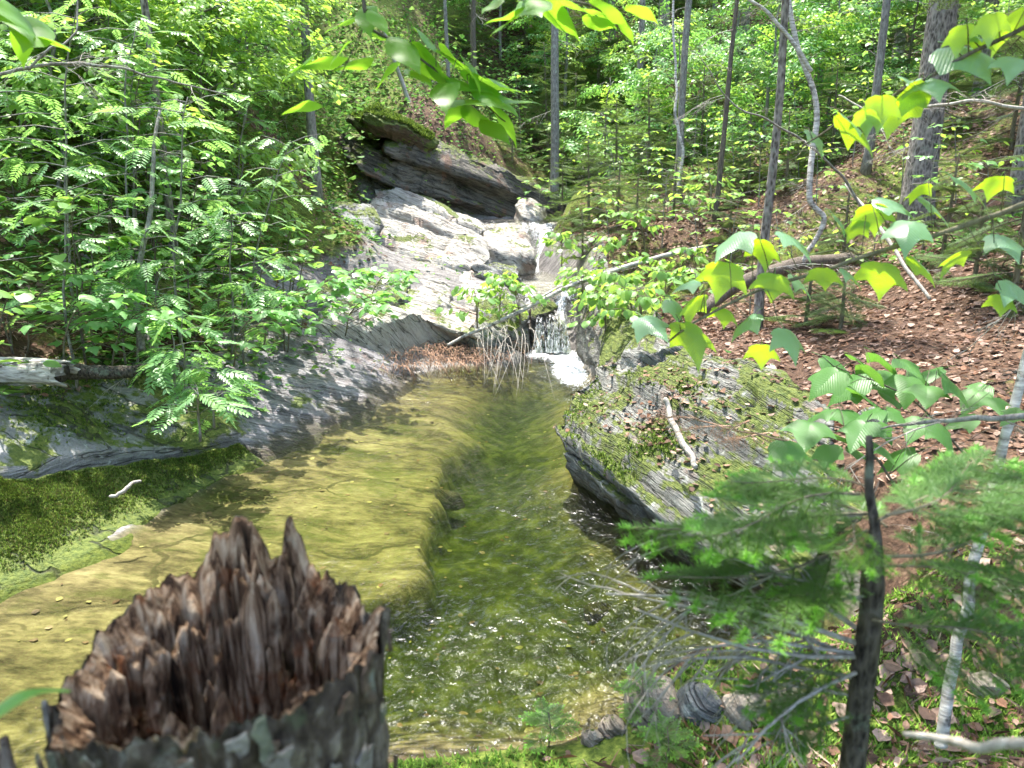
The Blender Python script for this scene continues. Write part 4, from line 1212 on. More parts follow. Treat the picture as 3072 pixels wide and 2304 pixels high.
for k, (px, y, h) in enumerate([(20, 13.5, 5.5), (85, 15.5, 6.0), (150, 14.0, 5.0), (215, 16.5, 6.0), (270, 15.0, 5.0), (120, 19, 7.5), (250, 20, 7.5), (40, 18, 7.5), (275, 18.5, 6.0), (-30, 11.5, 5.0), (300, 24, 6), (180, 11.8, 3.8), (60, 11.8, 4.0), (262, 12.6, 3.0), (20, 9.6, 3.4), (120, 9.8, 3.2), (230, 10.6, 3.0), (90, 8.6, 2.6)]):
    broadleaf(px, y, h, 1200 + k, "broadleaf trees behind the left thicket", "birch_tree", SPRAY)
# and some on the far slope and on the right
for k, (px, y, h) in enumerate([(470, 27, 5.5), (560, 25, 5.0), (610, 30, 7), (690, 28, 6.5), (760, 23, 5.5), (820, 26, 6.5), (880, 19, 5), (950, 21, 6), (1010, 14, 4.5), (530, 33, 7), (430, 31, 6), (660, 18.5, 3.4), (745, 16.5, 3.6), (590, 20.5, 3.6), (500, 25, 4.5), (400, 26, 5), (450, 34, 7), (640, 23, 4.5), (715, 24, 5), (850, 31, 7), (920, 27, 6), (985, 19, 5), (800, 17, 3.6), (905, 16, 3.4), (575, 35, 8), (740, 34, 8)]):
    broadleaf(px, y, h, 1260 + k, "broadleaf trees on the far and right slopes", "beech_tree", SPRAY_BG + SPRAY[:1])
# broadleaf saplings on the right slope and over the brook
RS = [(700, 13.5, 1.6), (655, 12.2, 1.2), (720, 10.5, 1.4), (605, 12.4, .9), (780, 15, 2.2), (850, 14, 2.4), (905, 9.6, 1.5), (565, 19.2, 1.8), (640, 14.5, 1.5), (960, 13, 2.4), (590, 23, 2.6), (665, 23, 3.0), (520, 21.5, 2.0), (830, 18, 2.8), (735, 19, 2.6), (540, 16.9, 1.0), (625, 10.6, .7), (690, 9.4, .6), (585, 11.2, .8), (770, 11.2, .9), (660, 14.2, 1.3), (745, 12.8, 1.2), (800, 12.0, 1.1), (830, 13.0, 1.4), (720, 14.8, 1.6), (680, 16.5, 1.8), (880, 11.8, 1.1), (930, 11.0, 1.2), (690, 11.8, .9), (860, 9.2, .7), (960, 9.0, .9), (745, 9.0, .6), (610, 15.8, 1.5), (785, 9.8, .7), (815, 16.5, 1.8), (905, 13.6, 1.6)]
for k, (px, y, h) in enumerate(RS):
    x = (px - 512) / FPX * y / CT
    r = random.Random(1300 + k)
    shrub("beech_sapling", "sapling", on_ground(x, y), h, (r.uniform(-.3, .1), r.uniform(-.2, .1)), LM['canopy'] + LM['young'][:1], int(30 + 16 * h), r.uniform(.09, .12), .40 + .14 * h, 1300 + k, "broadleaf saplings on the right slope", None, 'bark_grey', 1, .010, (-34, 4), .2)
# ------------------------------------------------------------------ the rotten stump in front
def mat_wood():
    t = NT('rotten_wood')
    pos = t.pos()
    v = t.n("Mapping", {"Vector": pos, "Scale": (70, 70, 7)}).outputs[0]
    n1 = t.noise(v, 1.0, 6, .65, .6)
    n2 = t.noise(pos, 16, 4, .6)
    c = t.ramp(n1, [(0.34, (0.02, 0.012, 0.008)), (0.44, (0.14, 0.078, 0.045)), (0.53, (0.36, 0.235, 0.145)), (0.66, (0.62, 0.48, 0.34))])
    c = t.mix(t.math('MULTIPLY', t.step(n2, .54, .66), .6), c, (0.26, 0.085, 0.03))
    n1 = t.math('ADD', n1, t.math('MULTIPLY', t.noise(t.n('Mapping', {'Vector': pos, 'Scale': (240, 240, 30)}).outputs[0], 1.0, 4, .7), .5))
    c = t.mix(t.math('MULTIPLY', t.step(t.noise(pos, 23, 4, .65, .4), .60, .70), .6), c, (0.40, 0.34, 0.27))
    c = t.mix(t.math('MULTIPLY', t.step(t.noise(pos, 9, 3), .56, .66), .75), c, (0.012, 0.009, 0.007))
    return t.done(bsdf(t, c, .95, t.bump(n1, 1.0, .02), .15))
def mat_stump_bark():
    t = NT('stump_bark')
    pos = t.pos()
    v = t.n("Mapping", {"Vector": pos, "Scale": (26, 26, 11)}).outputs[0]
    n1 = t.noise(v, 1.0, 6, .7, .8)
    vo = t.n("TexVoronoi", {"Vector": t.n("VectorMath", {0: v, 1: t.n("TexNoise", {"Vector": v, "Scale": 1.3}).outputs["Color"]}, operation='ADD').outputs[0], "Scale": 1.0}, feature='DISTANCE_TO_EDGE').outputs[0]
    n2 = t.noise(pos, 55, 5, .7, .5)
    h = t.math('ADD', t.math('MULTIPLY', n1, .7), t.math('ADD', t.math('MULTIPLY', n2, .35), t.math('MULTIPLY', t.step(vo, .0, .3), .15)))
    c = t.ramp(h, [(0.38, (0.016, 0.012, 0.010)), (0.58, (0.085, 0.066, 0.052)), (0.80, (0.27, 0.235, 0.195))])
    c = t.mix(t.math('MULTIPLY', t.step(t.noise(pos, 40, 5, .7), .58, .70), .5), c, (0.30, 0.30, 0.26))
    c = t.mix(t.math('MULTIPLY', t.step(t.noise(pos, 13, 4, .6), .58, .7), .6), c, (0.09, 0.12, 0.06))
    return t.done(bsdf(t, c, .95, t.bump(h, 1.0, .022), .15))
M['flake'] = [mat_bark('bark_flake_grey', (0.10, 0.09, 0.08), (0.30, 0.28, 0.25), 60, 60, (0.34, 0.36, 0.32)), mat_bark('bark_flake_brown', (0.035, 0.025, 0.018), (0.16, 0.115, 0.085), 60, 60, (0.22, 0.24, 0.20)), mat_bark('bark_flake_green', (0.06, 0.065, 0.045), (0.22, 0.23, 0.17), 60, 60, (0.38, 0.40, 0.36))]
M['wood'] = mat_wood(); M['stump_bark'] = mat_stump_bark()
def stump():
    cx, cy_, r0 = -.350, .80, .184
    NA, gzb = 360, gz(-.350, .80)
    tab = [(-180, 668), (-170, 700), (-150, 738), (-120, 750), (-90, 744), (-72, 732), (-45, 706), (-22, 668), (0, 650), (14, 612), (30, 612), (50, 588), (66, 574), (73, 568), (76, 530), (79, 513), (82, 520), (85, 558), (91, 556), (95, 528), (99, 517), (104, 520), (108, 534), (113, 540), (118, 566), (126, 574), (135, 580), (150, 606), (165, 634), (180, 668)]
    ph = np.linspace(-math.pi, math.pi, NA, endpoint=False)
    py = np.interp(np.degrees(ph), [a for a, _ in tab], [b for _, b in tab])
    cs = np.stack([np.cos(ph), np.sin(ph)], 1)
    nz = fbm(np.c_[cs * 7, np.zeros(NA)], 5, 4)
    fine = fbm(np.c_[cs * 26, np.zeros(NA)], 6, 3)
    rr = r0 * (1 + .07 * nz)
    ox, oy = cx + rr * cs[:, 0], cy_ + rr * cs[:, 1]
    rim = np.zeros(NA)
    for k in range(NA):
        rim[k] = at_y(512, py[k], oy[k]).z
    rim = rim + .004 * fine + .006 * (rng.random(NA) - .5) + .020 * fbm(np.c_[cs * 13, np.full(NA, 5.0)], 7, 3)
    root = thing("tree_stump", "hollow rotten stump with jagged splintered rim in the left foreground", "stump", (cx, cy_, gzb))
    org = np.array([cx, cy_, gzb])
    # bark shell
    n = 70
    rings = []
    for j in range(n):
        f = j / (n - 1)
        z = gzb - .1 + (rim - gzb + .1) * f - .012 * (1 - f)
        flare = 1 + .22 * (1 - f) ** 3
        q = np.stack([cx + rr * flare * cs[:, 0], cy_ + rr * flare * cs[:, 1], z], 1)
        b = fbm(q * np.array([34, 34, 12]), 8, 4)
        d = .016 * b + .016 * fbm(q * np.array([16, 16, 7]), 10, 3) + .010 * np.abs(fbm(q * np.array([60, 60, 22]), 11, 3))
        q[:, :2] += cs * d[:, None]
        rings.append(q)
    # lip and inner wall of the bark
    V = np.concatenate(rings)
    i = np.arange(n - 1)[:, None] * NA; a = np.arange(NA)[None]; a2 = (a + 1) % NA
    F = np.stack([i + a, i + a2, i + NA + a2, i + NA + a], -1).reshape(-1, 4)
    bark = obj("bark", mesh("bark", V - org, F, [M['stump_bark']]), root)
    # heartwood: inner wall with deep vertical fibres, down to a rotten floor
    rings = []
    thick = .020 + .016 * (fbm(np.c_[cs * 9, np.full(NA, 3.0)], 12, 3)) + .010 * (fbm(np.c_[cs * 40, np.full(NA, 1.0)], 13, 2))
    n = 80
    for j in range(n):
        f = j / (n - 1)
        z = rim - .004 - (rim - 1.36) * f
        w = thick * (0.15 + 1.0 * min(1, f * 9))
        fib = .012 * fbm(np.c_[cs * 30, z * 4], 14, 4) + .030 * fbm(np.c_[cs * 8, z * 9], 15, 4) + .010 * np.abs(fbm(np.c_[cs * 60, z * 3], 16, 2))
        rin = rr - w - fib * min(1, f * 6) - .05 * f ** 1.5
        rings.append(np.stack([cx + rin * cs[:, 0], cy_ + rin * cs[:, 1], z], 1))
    V = np.concatenate(rings + [np.array([[cx, cy_, 1.35]])])
    i = np.arange(n - 1)[:, None] * NA
    F = np.stack([i + a, i + NA + a, i + NA + a2, i + a2], -1).reshape(-1, 4).tolist()
    e = (n - 1) * NA
    F += [[e + k, len(V) - 1, e + (k + 1) % NA] for k in range(NA)]
    # close the gap between bark edge and wood at the rim
    obj("heartwood", mesh("heartwood", V - org, F, [M['wood']]), root)
    lip = np.concatenate([np.stack([ox, oy, rim], 1) + np.c_[cs * (.012 * fbm(np.c_[ox * 34, oy * 34, rim * 12], 8, 4) + .012 * fbm(np.c_[ox * 16, oy * 16, rim * 7], 10, 3))[:, None], 0 * rim], V[:NA]])
    FL = np.stack([np.arange(NA), (np.arange(NA) + 1) % NA, NA + (np.arange(NA) + 1) % NA, NA + np.arange(NA)], 1)
    obj("broken_edge", mesh("broken_edge", lip - org, FL, [M['wood']]), root)
    # loose flakes of grey bark on the outside
    r = random.Random(14)
    for k in range(46):
        pa = R(r.uniform(-170, 5))
        f = r.uniform(0, 1) ** 1.5
        z = float(np.interp(pa, ph, rim)) - .01 - f * .20
        rad_ = r0 * 1.03 + .006
        w, h = r.uniform(.005, .016), r.uniform(.008, .03)
        n_ = 9
        aa = np.linspace(0, 2 * math.pi, n_, endpoint=False)
        rj = np.array([r.uniform(.45, 1.3) for _ in range(n_)])
        du, dv = w * np.cos(aa) * rj, h * np.sin(aa) * rj
        P_ = []
        for depth in (0, .006):
            for a1, b1 in zip(du, dv):
                q_ = pa + a1 / rad_
                lift_ = .002 + depth * .6 + .25 * abs(b1) * r.uniform(0, .6)
                P_.append((cx + (rad_ + lift_) * math.cos(q_), cy_ + (rad_ + lift_) * math.sin(q_), z + b1))
        F_ = [list(range(n_ - 1, -1, -1)), list(range(n_, 2 * n_))] + [[i_, (i_ + 1) % n_, n_ + (i_ + 1) % n_, n_ + i_] for i_ in range(n_)]
        obj("bark_flake", mesh("bark_flake", np.array(P_) - org, F_, [M['flake'][(1, 1, 0, 1, 2)[k % 5]]], smooth_=False), root)
    # broken inner layers of wood standing inside the shell
    r = random.Random(4)
    for a0, a1, rf, dz, sd in ((52, 112, .80, .035, 1), (95, 160, .74, .05, 2), (20, 62, .76, .06, 3), (70, 130, .60, .095, 4), (138, 185, .80, .03, 5), (-14, 30, .82, .03, 6), (-60, -15, .82, .02, 7), (30, 80, .55, .12, 8)):
        m = 70
        pa = np.radians(np.linspace(a0, a1, m))
        c2 = np.stack([np.cos(pa), np.sin(pa)], 1)
        tp = np.interp(pa, ph, rim) - dz - .05 * np.abs(fbm(np.c_[c2 * 9, np.full(m, sd)], 20 + sd, 3)) - .035 * np.abs(np.linspace(-1, 1, m)) ** 3 + .007 * fbm(np.c_[c2 * 40, np.full(m, sd)], 30 + sd, 3)
        rings = []
        for f in np.linspace(0, 1, 26):
            z = tp - f * .30
            ra = r0 * rf + .010 * fbm(np.c_[c2 * 40, z * 5], 40 + sd, 4) + .016 * fbm(np.c_[c2 * 10, z * 12], 50 + sd, 3) - .012 * f
            rings.append(np.stack([cx + ra * c2[:, 0], cy_ + ra * c2[:, 1], z], 1))
        back = [q + np.c_[c2 * .012, np.zeros(m)] for q in rings]
        V = np.concatenate(rings + back[::-1])
        i = np.arange(len(rings) * 2 - 1)[:, None] * m; a_ = np.arange(m - 1)[None]
        F = np.stack([i + a_, i + m + a_, i + m + a_ + 1, i + a_ + 1], -1).reshape(-1, 4)
        # walk over the top edge first: reorder so that the sheet folds over its broken top
        V = np.concatenate(rings[::-1] + back)
        obj("wood_layer", mesh("wood_layer", V - org, F, [M['wood']]), root)
    # loose splinters of wood inside
    for k in range(44):
        pa = R(r.uniform(5, 185)) if k < 34 else R(r.uniform(-160, -20))
        rad = r0 * r.uniform(.55, .9)
        x, y = cx + rad * math.cos(pa), cy_ + rad * math.sin(pa)
        topz = at_y(512, np.interp(math.degrees((pa + math.pi) % (2 * math.pi) - math.pi), [t[0] for t in tab], [t[1] for t in tab]), cy_ + r0 * math.sin(pa)).z
        top = topz - r.uniform(.0, .13)
        L = r.uniform(.07, .22)
        w = r.uniform(.004, .016)
        tilt = Vector((r.uniform(-.12, .12), r.uniform(-.1, .1), 0))
        P = [Vector((x, y, top - L)), Vector((x, y, top - L * .5)) + tilt * .02, Vector((x, y, top)) + tilt * .06]
        v, f = tube(curve_pts(P, 7, .003, k), [w * 1.1, w * .9, w * 1.1, w * .85, w, w * .6, w * .1], 5, True, .7, k)
        v = np.array(v)
        v[:, 0] = x + (v[:, 0] - x) * r.uniform(.7, 1.9)
        fs = [q if q[0] != q[3] else q[:3] for q in f.tolist()]
        obj("splinter", mesh("splinter", v - org, fs, [M['wood']], smooth_=False), root)
    return root
stump()
# dark rotten snag at the very left bottom, and the grass blade beside the stump
b = Vector((-.60, .72, gz(-.60, .72)))
t = thing("rotten_snag", "small dark rotten snag at the lower left corner", "stump", b)
items = []
r = random.Random(9)
for k in range(7):
    x, y = r.uniform(-.035, .035), r.uniform(-.03, .03)
    items.append(([(x, y, -.05), (x + .01, y, .45), (x + r.uniform(-.03, .03), y, at_y(512, 735 + r.uniform(-6, 40), .72).z - b.z)], [.05, .035, .006], 9))
obj('bark', tubes_mesh('bark', items, [M['stump_bark']], wob=.35), t)
def blade(name, label, A, B, w, mat, cat):
    P = curve_pts([A, A.lerp(B, .5) + Vector((0, 0, .012)), B], 12)
    ww = w * np.sin(np.linspace(.35, math.pi * .96, 12)) ** .7
    d = Vector((0, .35, 1)).cross(B - A).normalized()
    up = Vector((0, .4, 1)).normalized() * w * .25
    V = np.concatenate([P - np.array(d)[None] * ww[:, None], P - np.array(up)[None] * .6, P + np.array(d)[None] * ww[:, None]])
    F = []
    for i in range(11):
        F += [[i, i + 1, 12 + i + 1, 12 + i], [12 + i, 12 + i + 1, 24 + i + 1, 24 + i]]
    t = thing(name, label, cat, A)
    obj('leaf', mesh('leaf', V - np.array(A), F, [M['leaf_young']]), t)
    return t
blade("grass_blade", "blurred broad green leaf blade entering at the left edge", at_t(-14, 722, .62), at_t(70, 690, .68), .012, 'leaf_young', "leaf")

# ------------------------------------------------------------------ the small fir in the right foreground
def fg_fir():
    base = on_ground(.64, 1.16)
    t = thing("small_fir", "small dead topped fir with green boughs in the right foreground", "fir tree", base)
    top = at_y(867, 436, 1.24) - base
    mid = at_y(872, 600, 1.18) - base
    P = curve_pts([(0, 0, -.1), mid * .5, mid, mid.lerp(top, .5) + Vector((.004, 0, 0)), top], 22, .006, 3)
    obj('trunk', tubes_mesh('trunk', [(P, np.interp(np.linspace(0, 1, 22), [0, .5, .72, 1], [.026, .021, .009, .006]), 12)], [M['bark_fir']], wob=.22), t)
    r = random.Random(21)
    def tz(f):
        i = min(20, int(f * 21)); return Vector(P[i]).lerp(Vector(P[i + 1]), f * 21 - i)
    zpx = lambda y: (at_y(512, y, 1.2).z - base.z)
    fz = lambda y: float(np.interp(zpx(y), P[:, 2], np.linspace(0, 1, 22)))
    # (pixel height of the bough's root, azimuth in degrees: 90 is to the left, -90 to the right, 0 away, 180 to the camera; length)
    B = [(505, 100, .36), (512, -70, .34), (498, 60, .28), (528, 130, .26), (545, -85, .40), (560, -125, .30), (566, 110, .22), (600, -110, .34), (530, 20, .35), (655, 95, .26), (690, 105, .20), (516, -90, .42), (535, 95, .40), (520, 75, .42), (580, 88, .2)]
    for y, az, L in B:
        obj('bough', r.choice(BOUGH_FG), t, put(tz(fz(y)), R(az), R(r.uniform(-10, 12)), R(r.uniform(-18, 18)), L / .36 * r.uniform(.85, 1.0)))
    dead = [dead_twig_mesh('dead_branch', 60 + k, .5, 'bark_dead', 8, .006, 2, .25) for k in range(3)]
    for y, az, L in [(640, 78, .95), (650, 100, .85), (630, 60, .9), (662, 118, .7), (672, 88, .8), (600, 96, .55), (655, 70, .9), (590, 110, .5), (690, 70, .6), (705, 110, .6), (648, 92, .72)]:
        obj('dead_branch', r.choice(dead), t, put(tz(fz(y)), R(az), R(r.uniform(-4, 14)), R(r.uniform(-90, 90)), L))
    return t
fg_fir()
# little fir sprigs on the near shore, left of the fir
for (px, py, h, lab) in [(548, 722, .16, "tiny fir seedling in the near sparkling water edge"), (640, 700, .20, "blurred fir seedling left of the dead twigs"), (665, 742, .16, "small fir seedling in front of the pale stones")]:
    b = at_ground(px, py + 26)
    t = thing("fir_seedling", lab, "fir seedling", b, "fir seedlings on the near shore")
    obj('trunk', tubes_mesh('trunk', [([(0, 0, -.03), (.01, 0, h * .5), (0, 0, h)], [.004, .003, .002], 5)], [M['bark_twig']]), t)
    for k in range(9):
        obj('bough', BOUGH_FG[k % 3], t, put(Vector((0, 0, h * (.3 + .08 * k))), k * 2.4, R(10 + k), 0, .38 - .02 * k))

# ------------------------------------------------------------------ striped maple branches on the right
S2 = 1024 / 2212.0
def leaf_towards(P, size, kind, r, face):
    """face 'top': blade faces the camera and the sky; 'under': blade hangs with its underside to the camera and glows"""
    if face == 'flat':
        az = R(180 + r.uniform(-110, 110)); pitch = R(r.uniform(-34, -12))
    elif face == 'top':
        az = R(180 + r.uniform(-75, 75)); pitch = R(r.uniform(-36, -12))
    else:
        az = R(r.uniform(-60, 60)); pitch = R(r.uniform(-50, -26))
    return put(P, az, pitch, R(r.uniform(-14, 14)), size)
def branch_thing(name, label, cat, keys, radii, leaves, bark, meshes, seed, depth, sizef=1.0, jit=.05):
    r = random.Random(seed)
    pts = [at_t(x * S2, y * S2, d) for x, y, d in keys]
    o = pts[0]
    t = thing(name, label, cat, o)
    P = curve_pts([p - o for p in pts], 8 * len(pts), .004, seed)
    items = [(P, np.interp(np.linspace(0, 1, len(P)), np.linspace(0, 1, len(radii)), radii), 7)]
    PP = P + np.array(o)
    put_list = []
    for (x, y, w, face) in leaves:
        d = np.array([proj(p)[:2] for p in PP])
        k = int(np.argmin((d[:, 0] - x * S2) ** 2 + (d[:, 1] - y * S2) ** 2))
        tt = proj(PP[k])[2] + r.uniform(-jit, jit)
        c = at_t(x * S2, y * S2, tt)
        size = w * S2 / FPX * tt * sizef
        Mx = leaf_towards(c, size, meshes, r, face)
        # the mesh is about 1.3 long with its stalk: shift so that the blade's middle sits at c
        dirv = (Mx.to_3x3() @ Vector((0, 1, -.25)))
        base = c - dirv * .72
        Mx.translation = base - o
        put_list.append(Mx)
        q = Vector(P[k])
        items.append(([q, q.lerp(base - o, .5) + Vector((0, 0, .012)), base - o], [.0016, .0013, .0011], 4))
    obj('twig', tubes_mesh('twig', items, [M[bark]]), t)
    for Mx in put_list:
        obj('leaf', r.choice(meshes), t, Mx)
    return t
T_, U_ = 'top', 'under'
branch_thing("maple_branch", "lower striped maple branch with big drooping leaves across the right side", "branch",
             [(2330, 395, 1.95), (2212, 440, 2.0), (2050, 497, 2.05), (1890, 545, 2.1), (1760, 590, 2.15), (1640, 625, 2.2), (1510, 690, 2.2), (1440, 742, 2.25)], [.009, .0075, .006, .0045, .003],
             [(1585, 535, 105, T_), (1645, 548, 80, U_), (1712, 530, 95, T_), (1560, 603, 100, U_), (1485, 622, 62, T_), (1668, 622, 85, U_), (1778, 604, 72, U_), (1725, 617, 70, T_), (1815, 492, 80, T_), (1850, 500, 60, U_), (1885, 470, 80, U_), (1960, 507, 88, T_), (1925, 450, 90, T_),
              (2012, 458, 92, T_), (1985, 420, 60, U_), (2090, 415, 112, T_), (2150, 405, 70, U_), (1900, 603, 100, U_), (1835, 600, 60, T_), (1985, 585, 88, T_), (2062, 566, 75, U_), (1500, 668, 80, U_), (1455, 672, 60, T_), (1408, 712, 88, T_), (1562, 684, 62, U_), (1490, 737, 112, U_),
              (1615, 708, 82, T_), (1702, 742, 86, T_), (1645, 768, 66, U_), (2172, 532, 92, T_), (2192, 635, 90, T_), (2160, 660, 60, U_), (1930, 535, 50, U_)], 'bark_twig', LM['maple'], 31, 2.1, .9)
branch_thing("maple_branch", "upper striped maple branch with pale leaves at the right top", "branch",
             [(2330, -10, 1.6), (2212, 62, 1.65), (2090, 120, 1.7), (1990, 175, 1.72), (1880, 235, 1.75), (1800, 270, 1.8), (1730, 318, 1.85)], [.006, .005, .004, .003, .002],
             [(2185, 62, 110, U_), (2110, 92, 80, T_), (2085, 140, 150, T_), (2010, 190, 110, T_), (2185, 145, 80, T_), (1975, 215, 95, U_), (1945, 250, 115, U_), (1838, 285, 120, T_), (1760, 305, 70, T_), (1900, 240, 80, U_), (2075, 85, 70, U_), (1960, 180, 60, T_), (1870, 262, 60, U_), (2140, 60, 70, U_)], 'bark_dark', LM['maple'], 33, 1.7, .86)
low_l = [(x * .463 / S2, y, w, f) for x, y, w, f in [(1800, 795, 75, 'flat'), (1850, 785, 60, 'flat'), (1905, 790, 80, 'flat'), (1960, 800, 70, 'flat'), (2010, 815, 70, 'flat'), (2060, 850, 80, 'flat'), (1790, 830, 85, 'flat'), (1840, 845, 90, 'flat'), (1900, 830, 80, 'flat'), (1955, 845, 85, 'flat'), (1865, 870, 90, 'flat'), (1920, 868, 80, 'flat'), (2000, 860, 80, 'flat'), (2100, 870, 75, 'flat'), (2040, 822, 60, 'flat'), (1880, 812, 70, 'flat'), (1985, 832, 70, 'flat'), (2110, 848, 60, 'flat')]]
branch_thing("maple_seedling", "maple seedling with flat green leaves beside the fir top, upper spray", "sapling",
             [(2100, 1000, 3.0), (2010, 900, 3.0), (1950, 850, 2.95), (1880, 820, 2.9), (1800, 790, 2.9)], [.005, .004, .003, .002], low_l, 'bark_dark', LM['seedling'], 35, 2.9, 1.0, .25)
branch_thing("maple_seedling", "maple seedling with flat green leaves beside the fir top, lower spray", "sapling",
             [(1960, 1100, 2.6), (1900, 1000, 2.6), (1850, 950, 2.6), (1790, 920, 2.55), (1720, 960, 2.5)], [.005, .004, .003, .002],
             [(1770, 905, 70, 'flat'), (1830, 915, 80, 'flat'), (1880, 905, 70, 'flat'), (1745, 945, 95, 'flat'), (1800, 950, 80, 'flat'), (1860, 945, 90, 'flat'), (1905, 935, 60, 'flat'), (1700, 985, 80, 'flat'), (1890, 975, 80, 'flat'), (1950, 1000, 85, 'flat'), (1850, 985, 60, 'flat'), (1930, 905, 60, 'flat'), (1980, 930, 80, 'flat'), (2030, 945, 75, 'flat'), (2080, 920, 70, 'flat'), (1790, 985, 60, 'flat'), (2190, 905, 60, 'flat'), (2150, 880, 55, 'flat')], 'bark_dark', LM['seedling'], 37, 2.6, 1.0, .2)
# ------------------------------------------------------------------ beech twig hanging in at the top
bl = [(790, 30, 70), (745, 45, 60), (700, 130, 90), (650, 140, 70), (770, 135, 70), (815, 40, 55), (820, 75, 60), (870, 105, 90), (920, 130, 85), (940, 95, 100), (985, 125, 80), (905, 160, 75), (960, 190, 90), (1005, 180, 85), (950, 160, 60), (1010, 215, 100), (1060, 200, 100), (1045, 170, 95), (985, 240, 70), (1030, 250, 80), (1080, 240, 95), (1065, 275, 70), (1100, 210, 90), (1020, 145, 70), (840, 150, 60), (735, 105, 60), (1090, 180, 70), (660, 228, 60)]
def beech(name, label, keys, radii, lst, seed, depth):
    r = random.Random(seed)
    pts = [at_t(x * S2, y * S2, d) for x, y, d in keys]
    o = pts[0]
    t = thing(name, label, "branch", o)
    P = curve_pts([p - o for p in pts], 8 * len(pts), .004, seed)
    items = [(P, np.interp(np.linspace(0, 1, len(P)), np.linspace(0, 1, len(radii)), radii), 6)]
    PP = P + np.array(o)
    d = np.array([proj(p)[:2] for p in PP])
    mats = []
    for x, y, w in lst:
        k = int(np.argmin((d[:, 0] - x * S2) ** 2 + (d[:, 1] - y * S2) ** 2))
        k = max(0, k - 3)
        tt = proj(PP[k])[2] + r.uniform(-.05, .05)
        c = at_t(x * S2, y * S2, tt)
        L = w * S2 / FPX * tt * 1.4
        dv = c - Vector(PP[k])
        dv.z *= .6
        az = math.atan2(-dv.x, dv.y) if dv.length > .01 else r.uniform(0, 6)
        az += r.uniform(-.4, .4)
        Mx = put(Vector((0, 0, 0)), az, R(r.uniform(-40, 5)), R(r.uniform(-25, 25)), L)
        base = c - Mx.to_3x3() @ Vector((0, .5, 0))
        Mx.translation = base - o
        mats.append(Mx)
        items.append(([Vector(P[k]), base - o], [.0014, .001], 4))
    obj('twig', tubes_mesh('twig', items, [M['bark_dark']]), t)
    for Mx in mats:
        obj('leaf', r.choice(LM['beech']), t, Mx)
beech("beech_branch", "bright green beech twig hanging into the top centre", [(780, -60, 2.0), (788, 20, 2.0), (800, 62, 2.05), (870, 100, 2.1), (940, 150, 2.1), (1010, 195, 2.15), (1090, 265, 2.2)], [.006, .005, .004, .003, .002], bl, 41, 2.1)
beech("beech_branch", "cluster of yellow green beech leaves at the top edge right of the twig", [(1120, -90, 1.8), (1130, -20, 1.85), (1180, 0, 1.9), (1270, 10, 2.0), (1330, 40, 2.05)], [.005, .004, .002], [(1065, 5, 60), (1105, 25, 80), (1150, 10, 110), (1190, 15, 100), (1095, 45, 60), (1260, 15, 70), (1310, 20, 70), (1230, 5, 60), (1350, 50, 60), (1290, 45, 60), (1380, 20, 60)], 43, 1.9)
beech("beech_branch", "pale leafy twig at the left top corner", [(-60, 10, 1.7), (20, 35, 1.75), (70, 60, 1.8), (130, 100, 1.85)], [.004, .003, .002], [(30, 35, 110), (70, 60, 110), (15, 15, 90), (110, 85, 90), (50, 80, 70)], 45, 1.8)

# ------------------------------------------------------------------ stems, logs and dead wood
def stick(name, label, cat, keys, radii, bark, seed=0, sides=9, wob=.1, group=None, twigs=0, jit=.02, world=False, kind='dead_branch'):
    pts = [Vector(k) if world else at_t(*k) for k in keys]
    o = pts[0]
    t = thing(name, label, cat, o, group)
    n = 8 * len(pts)
    P = curve_pts([p - o for p in pts], n, jit, seed)
    obj('stem', tubes_mesh('stem', [(P, np.interp(np.linspace(0, 1, n), np.linspace(0, 1, len(radii)), radii), sides)], [M[bark]], wob=wob), t)
    r = random.Random(seed)
    for k in range(twigs):
        q = Vector(P[r.randrange(n // 4, n)])
        obj('twig', r.choice(DEAD), t, put(q, r.uniform(0, 6.28), R(r.uniform(-35, 35)), 0, r.uniform(.15, .45)))
    return t
stick("leaning_birch", "slender pale leaning birch stem at the right edge foreground", "tree", [(940, 745, 2.5), (944, 722, 2.5), (955, 660, 2.5), (967, 602, 2.5), (986, 509, 2.55), (1004, 445, 2.6), (1034, 330, 2.65), (1070, 150, 2.75)], [.021, .019, .017, .016], 'bark_birch', 3, 10, .12, twigs=4, jit=.01)
stick("crooked_birch", "crooked white dead birch on the right slope", "tree", [(802, 268, 8.6), (806, 255, 8.5), (824, 219, 8.4), (809, 199, 8.4), (813, 150, 8.4), (816, 102, 8.4), (796, 40, 8.4), (784, -30, 8.4)], [.03, .028, .03, .034, .032, .03, .026], 'bark_birch', 5, 10, .1, twigs=9, jit=.02)
stick("dead_sapling", "thin white dead stem leaning by the pale grey trunk", "dead tree", [(668, 225, 13.6), (676, 195, 13.6), (682, 150, 13.6), (675, 105, 13.6), (676, 60, 13.6), (672, -20, 13.6)], [.035, .03, .025, .02], 'bark_birch', 7, 8, .1, twigs=6, jit=.05)
stick("fallen_birch", "long pale fallen birch stem slanting over the head of the pool", "fallen tree", [(447, 345, 10.2), (470, 333, 10.3), (520, 312, 10.5), (570, 286, 10.8), (620, 268, 11.1), (680, 252, 11.5), (720, 246, 11.9)], [.018, .026, .033, .038, .042], 'bark_birch', 9, 9, .08, twigs=10)
stick("fallen_birch", "second fallen birch stem higher up, behind the first", "fallen tree", [(540, 297, 11.6), (575, 280, 11.9), (615, 262, 12.2), (665, 247, 12.6), (710, 240, 13.0)], [.02, .027, .032, .036], 'bark_birch', 11, 8, .08, twigs=6)
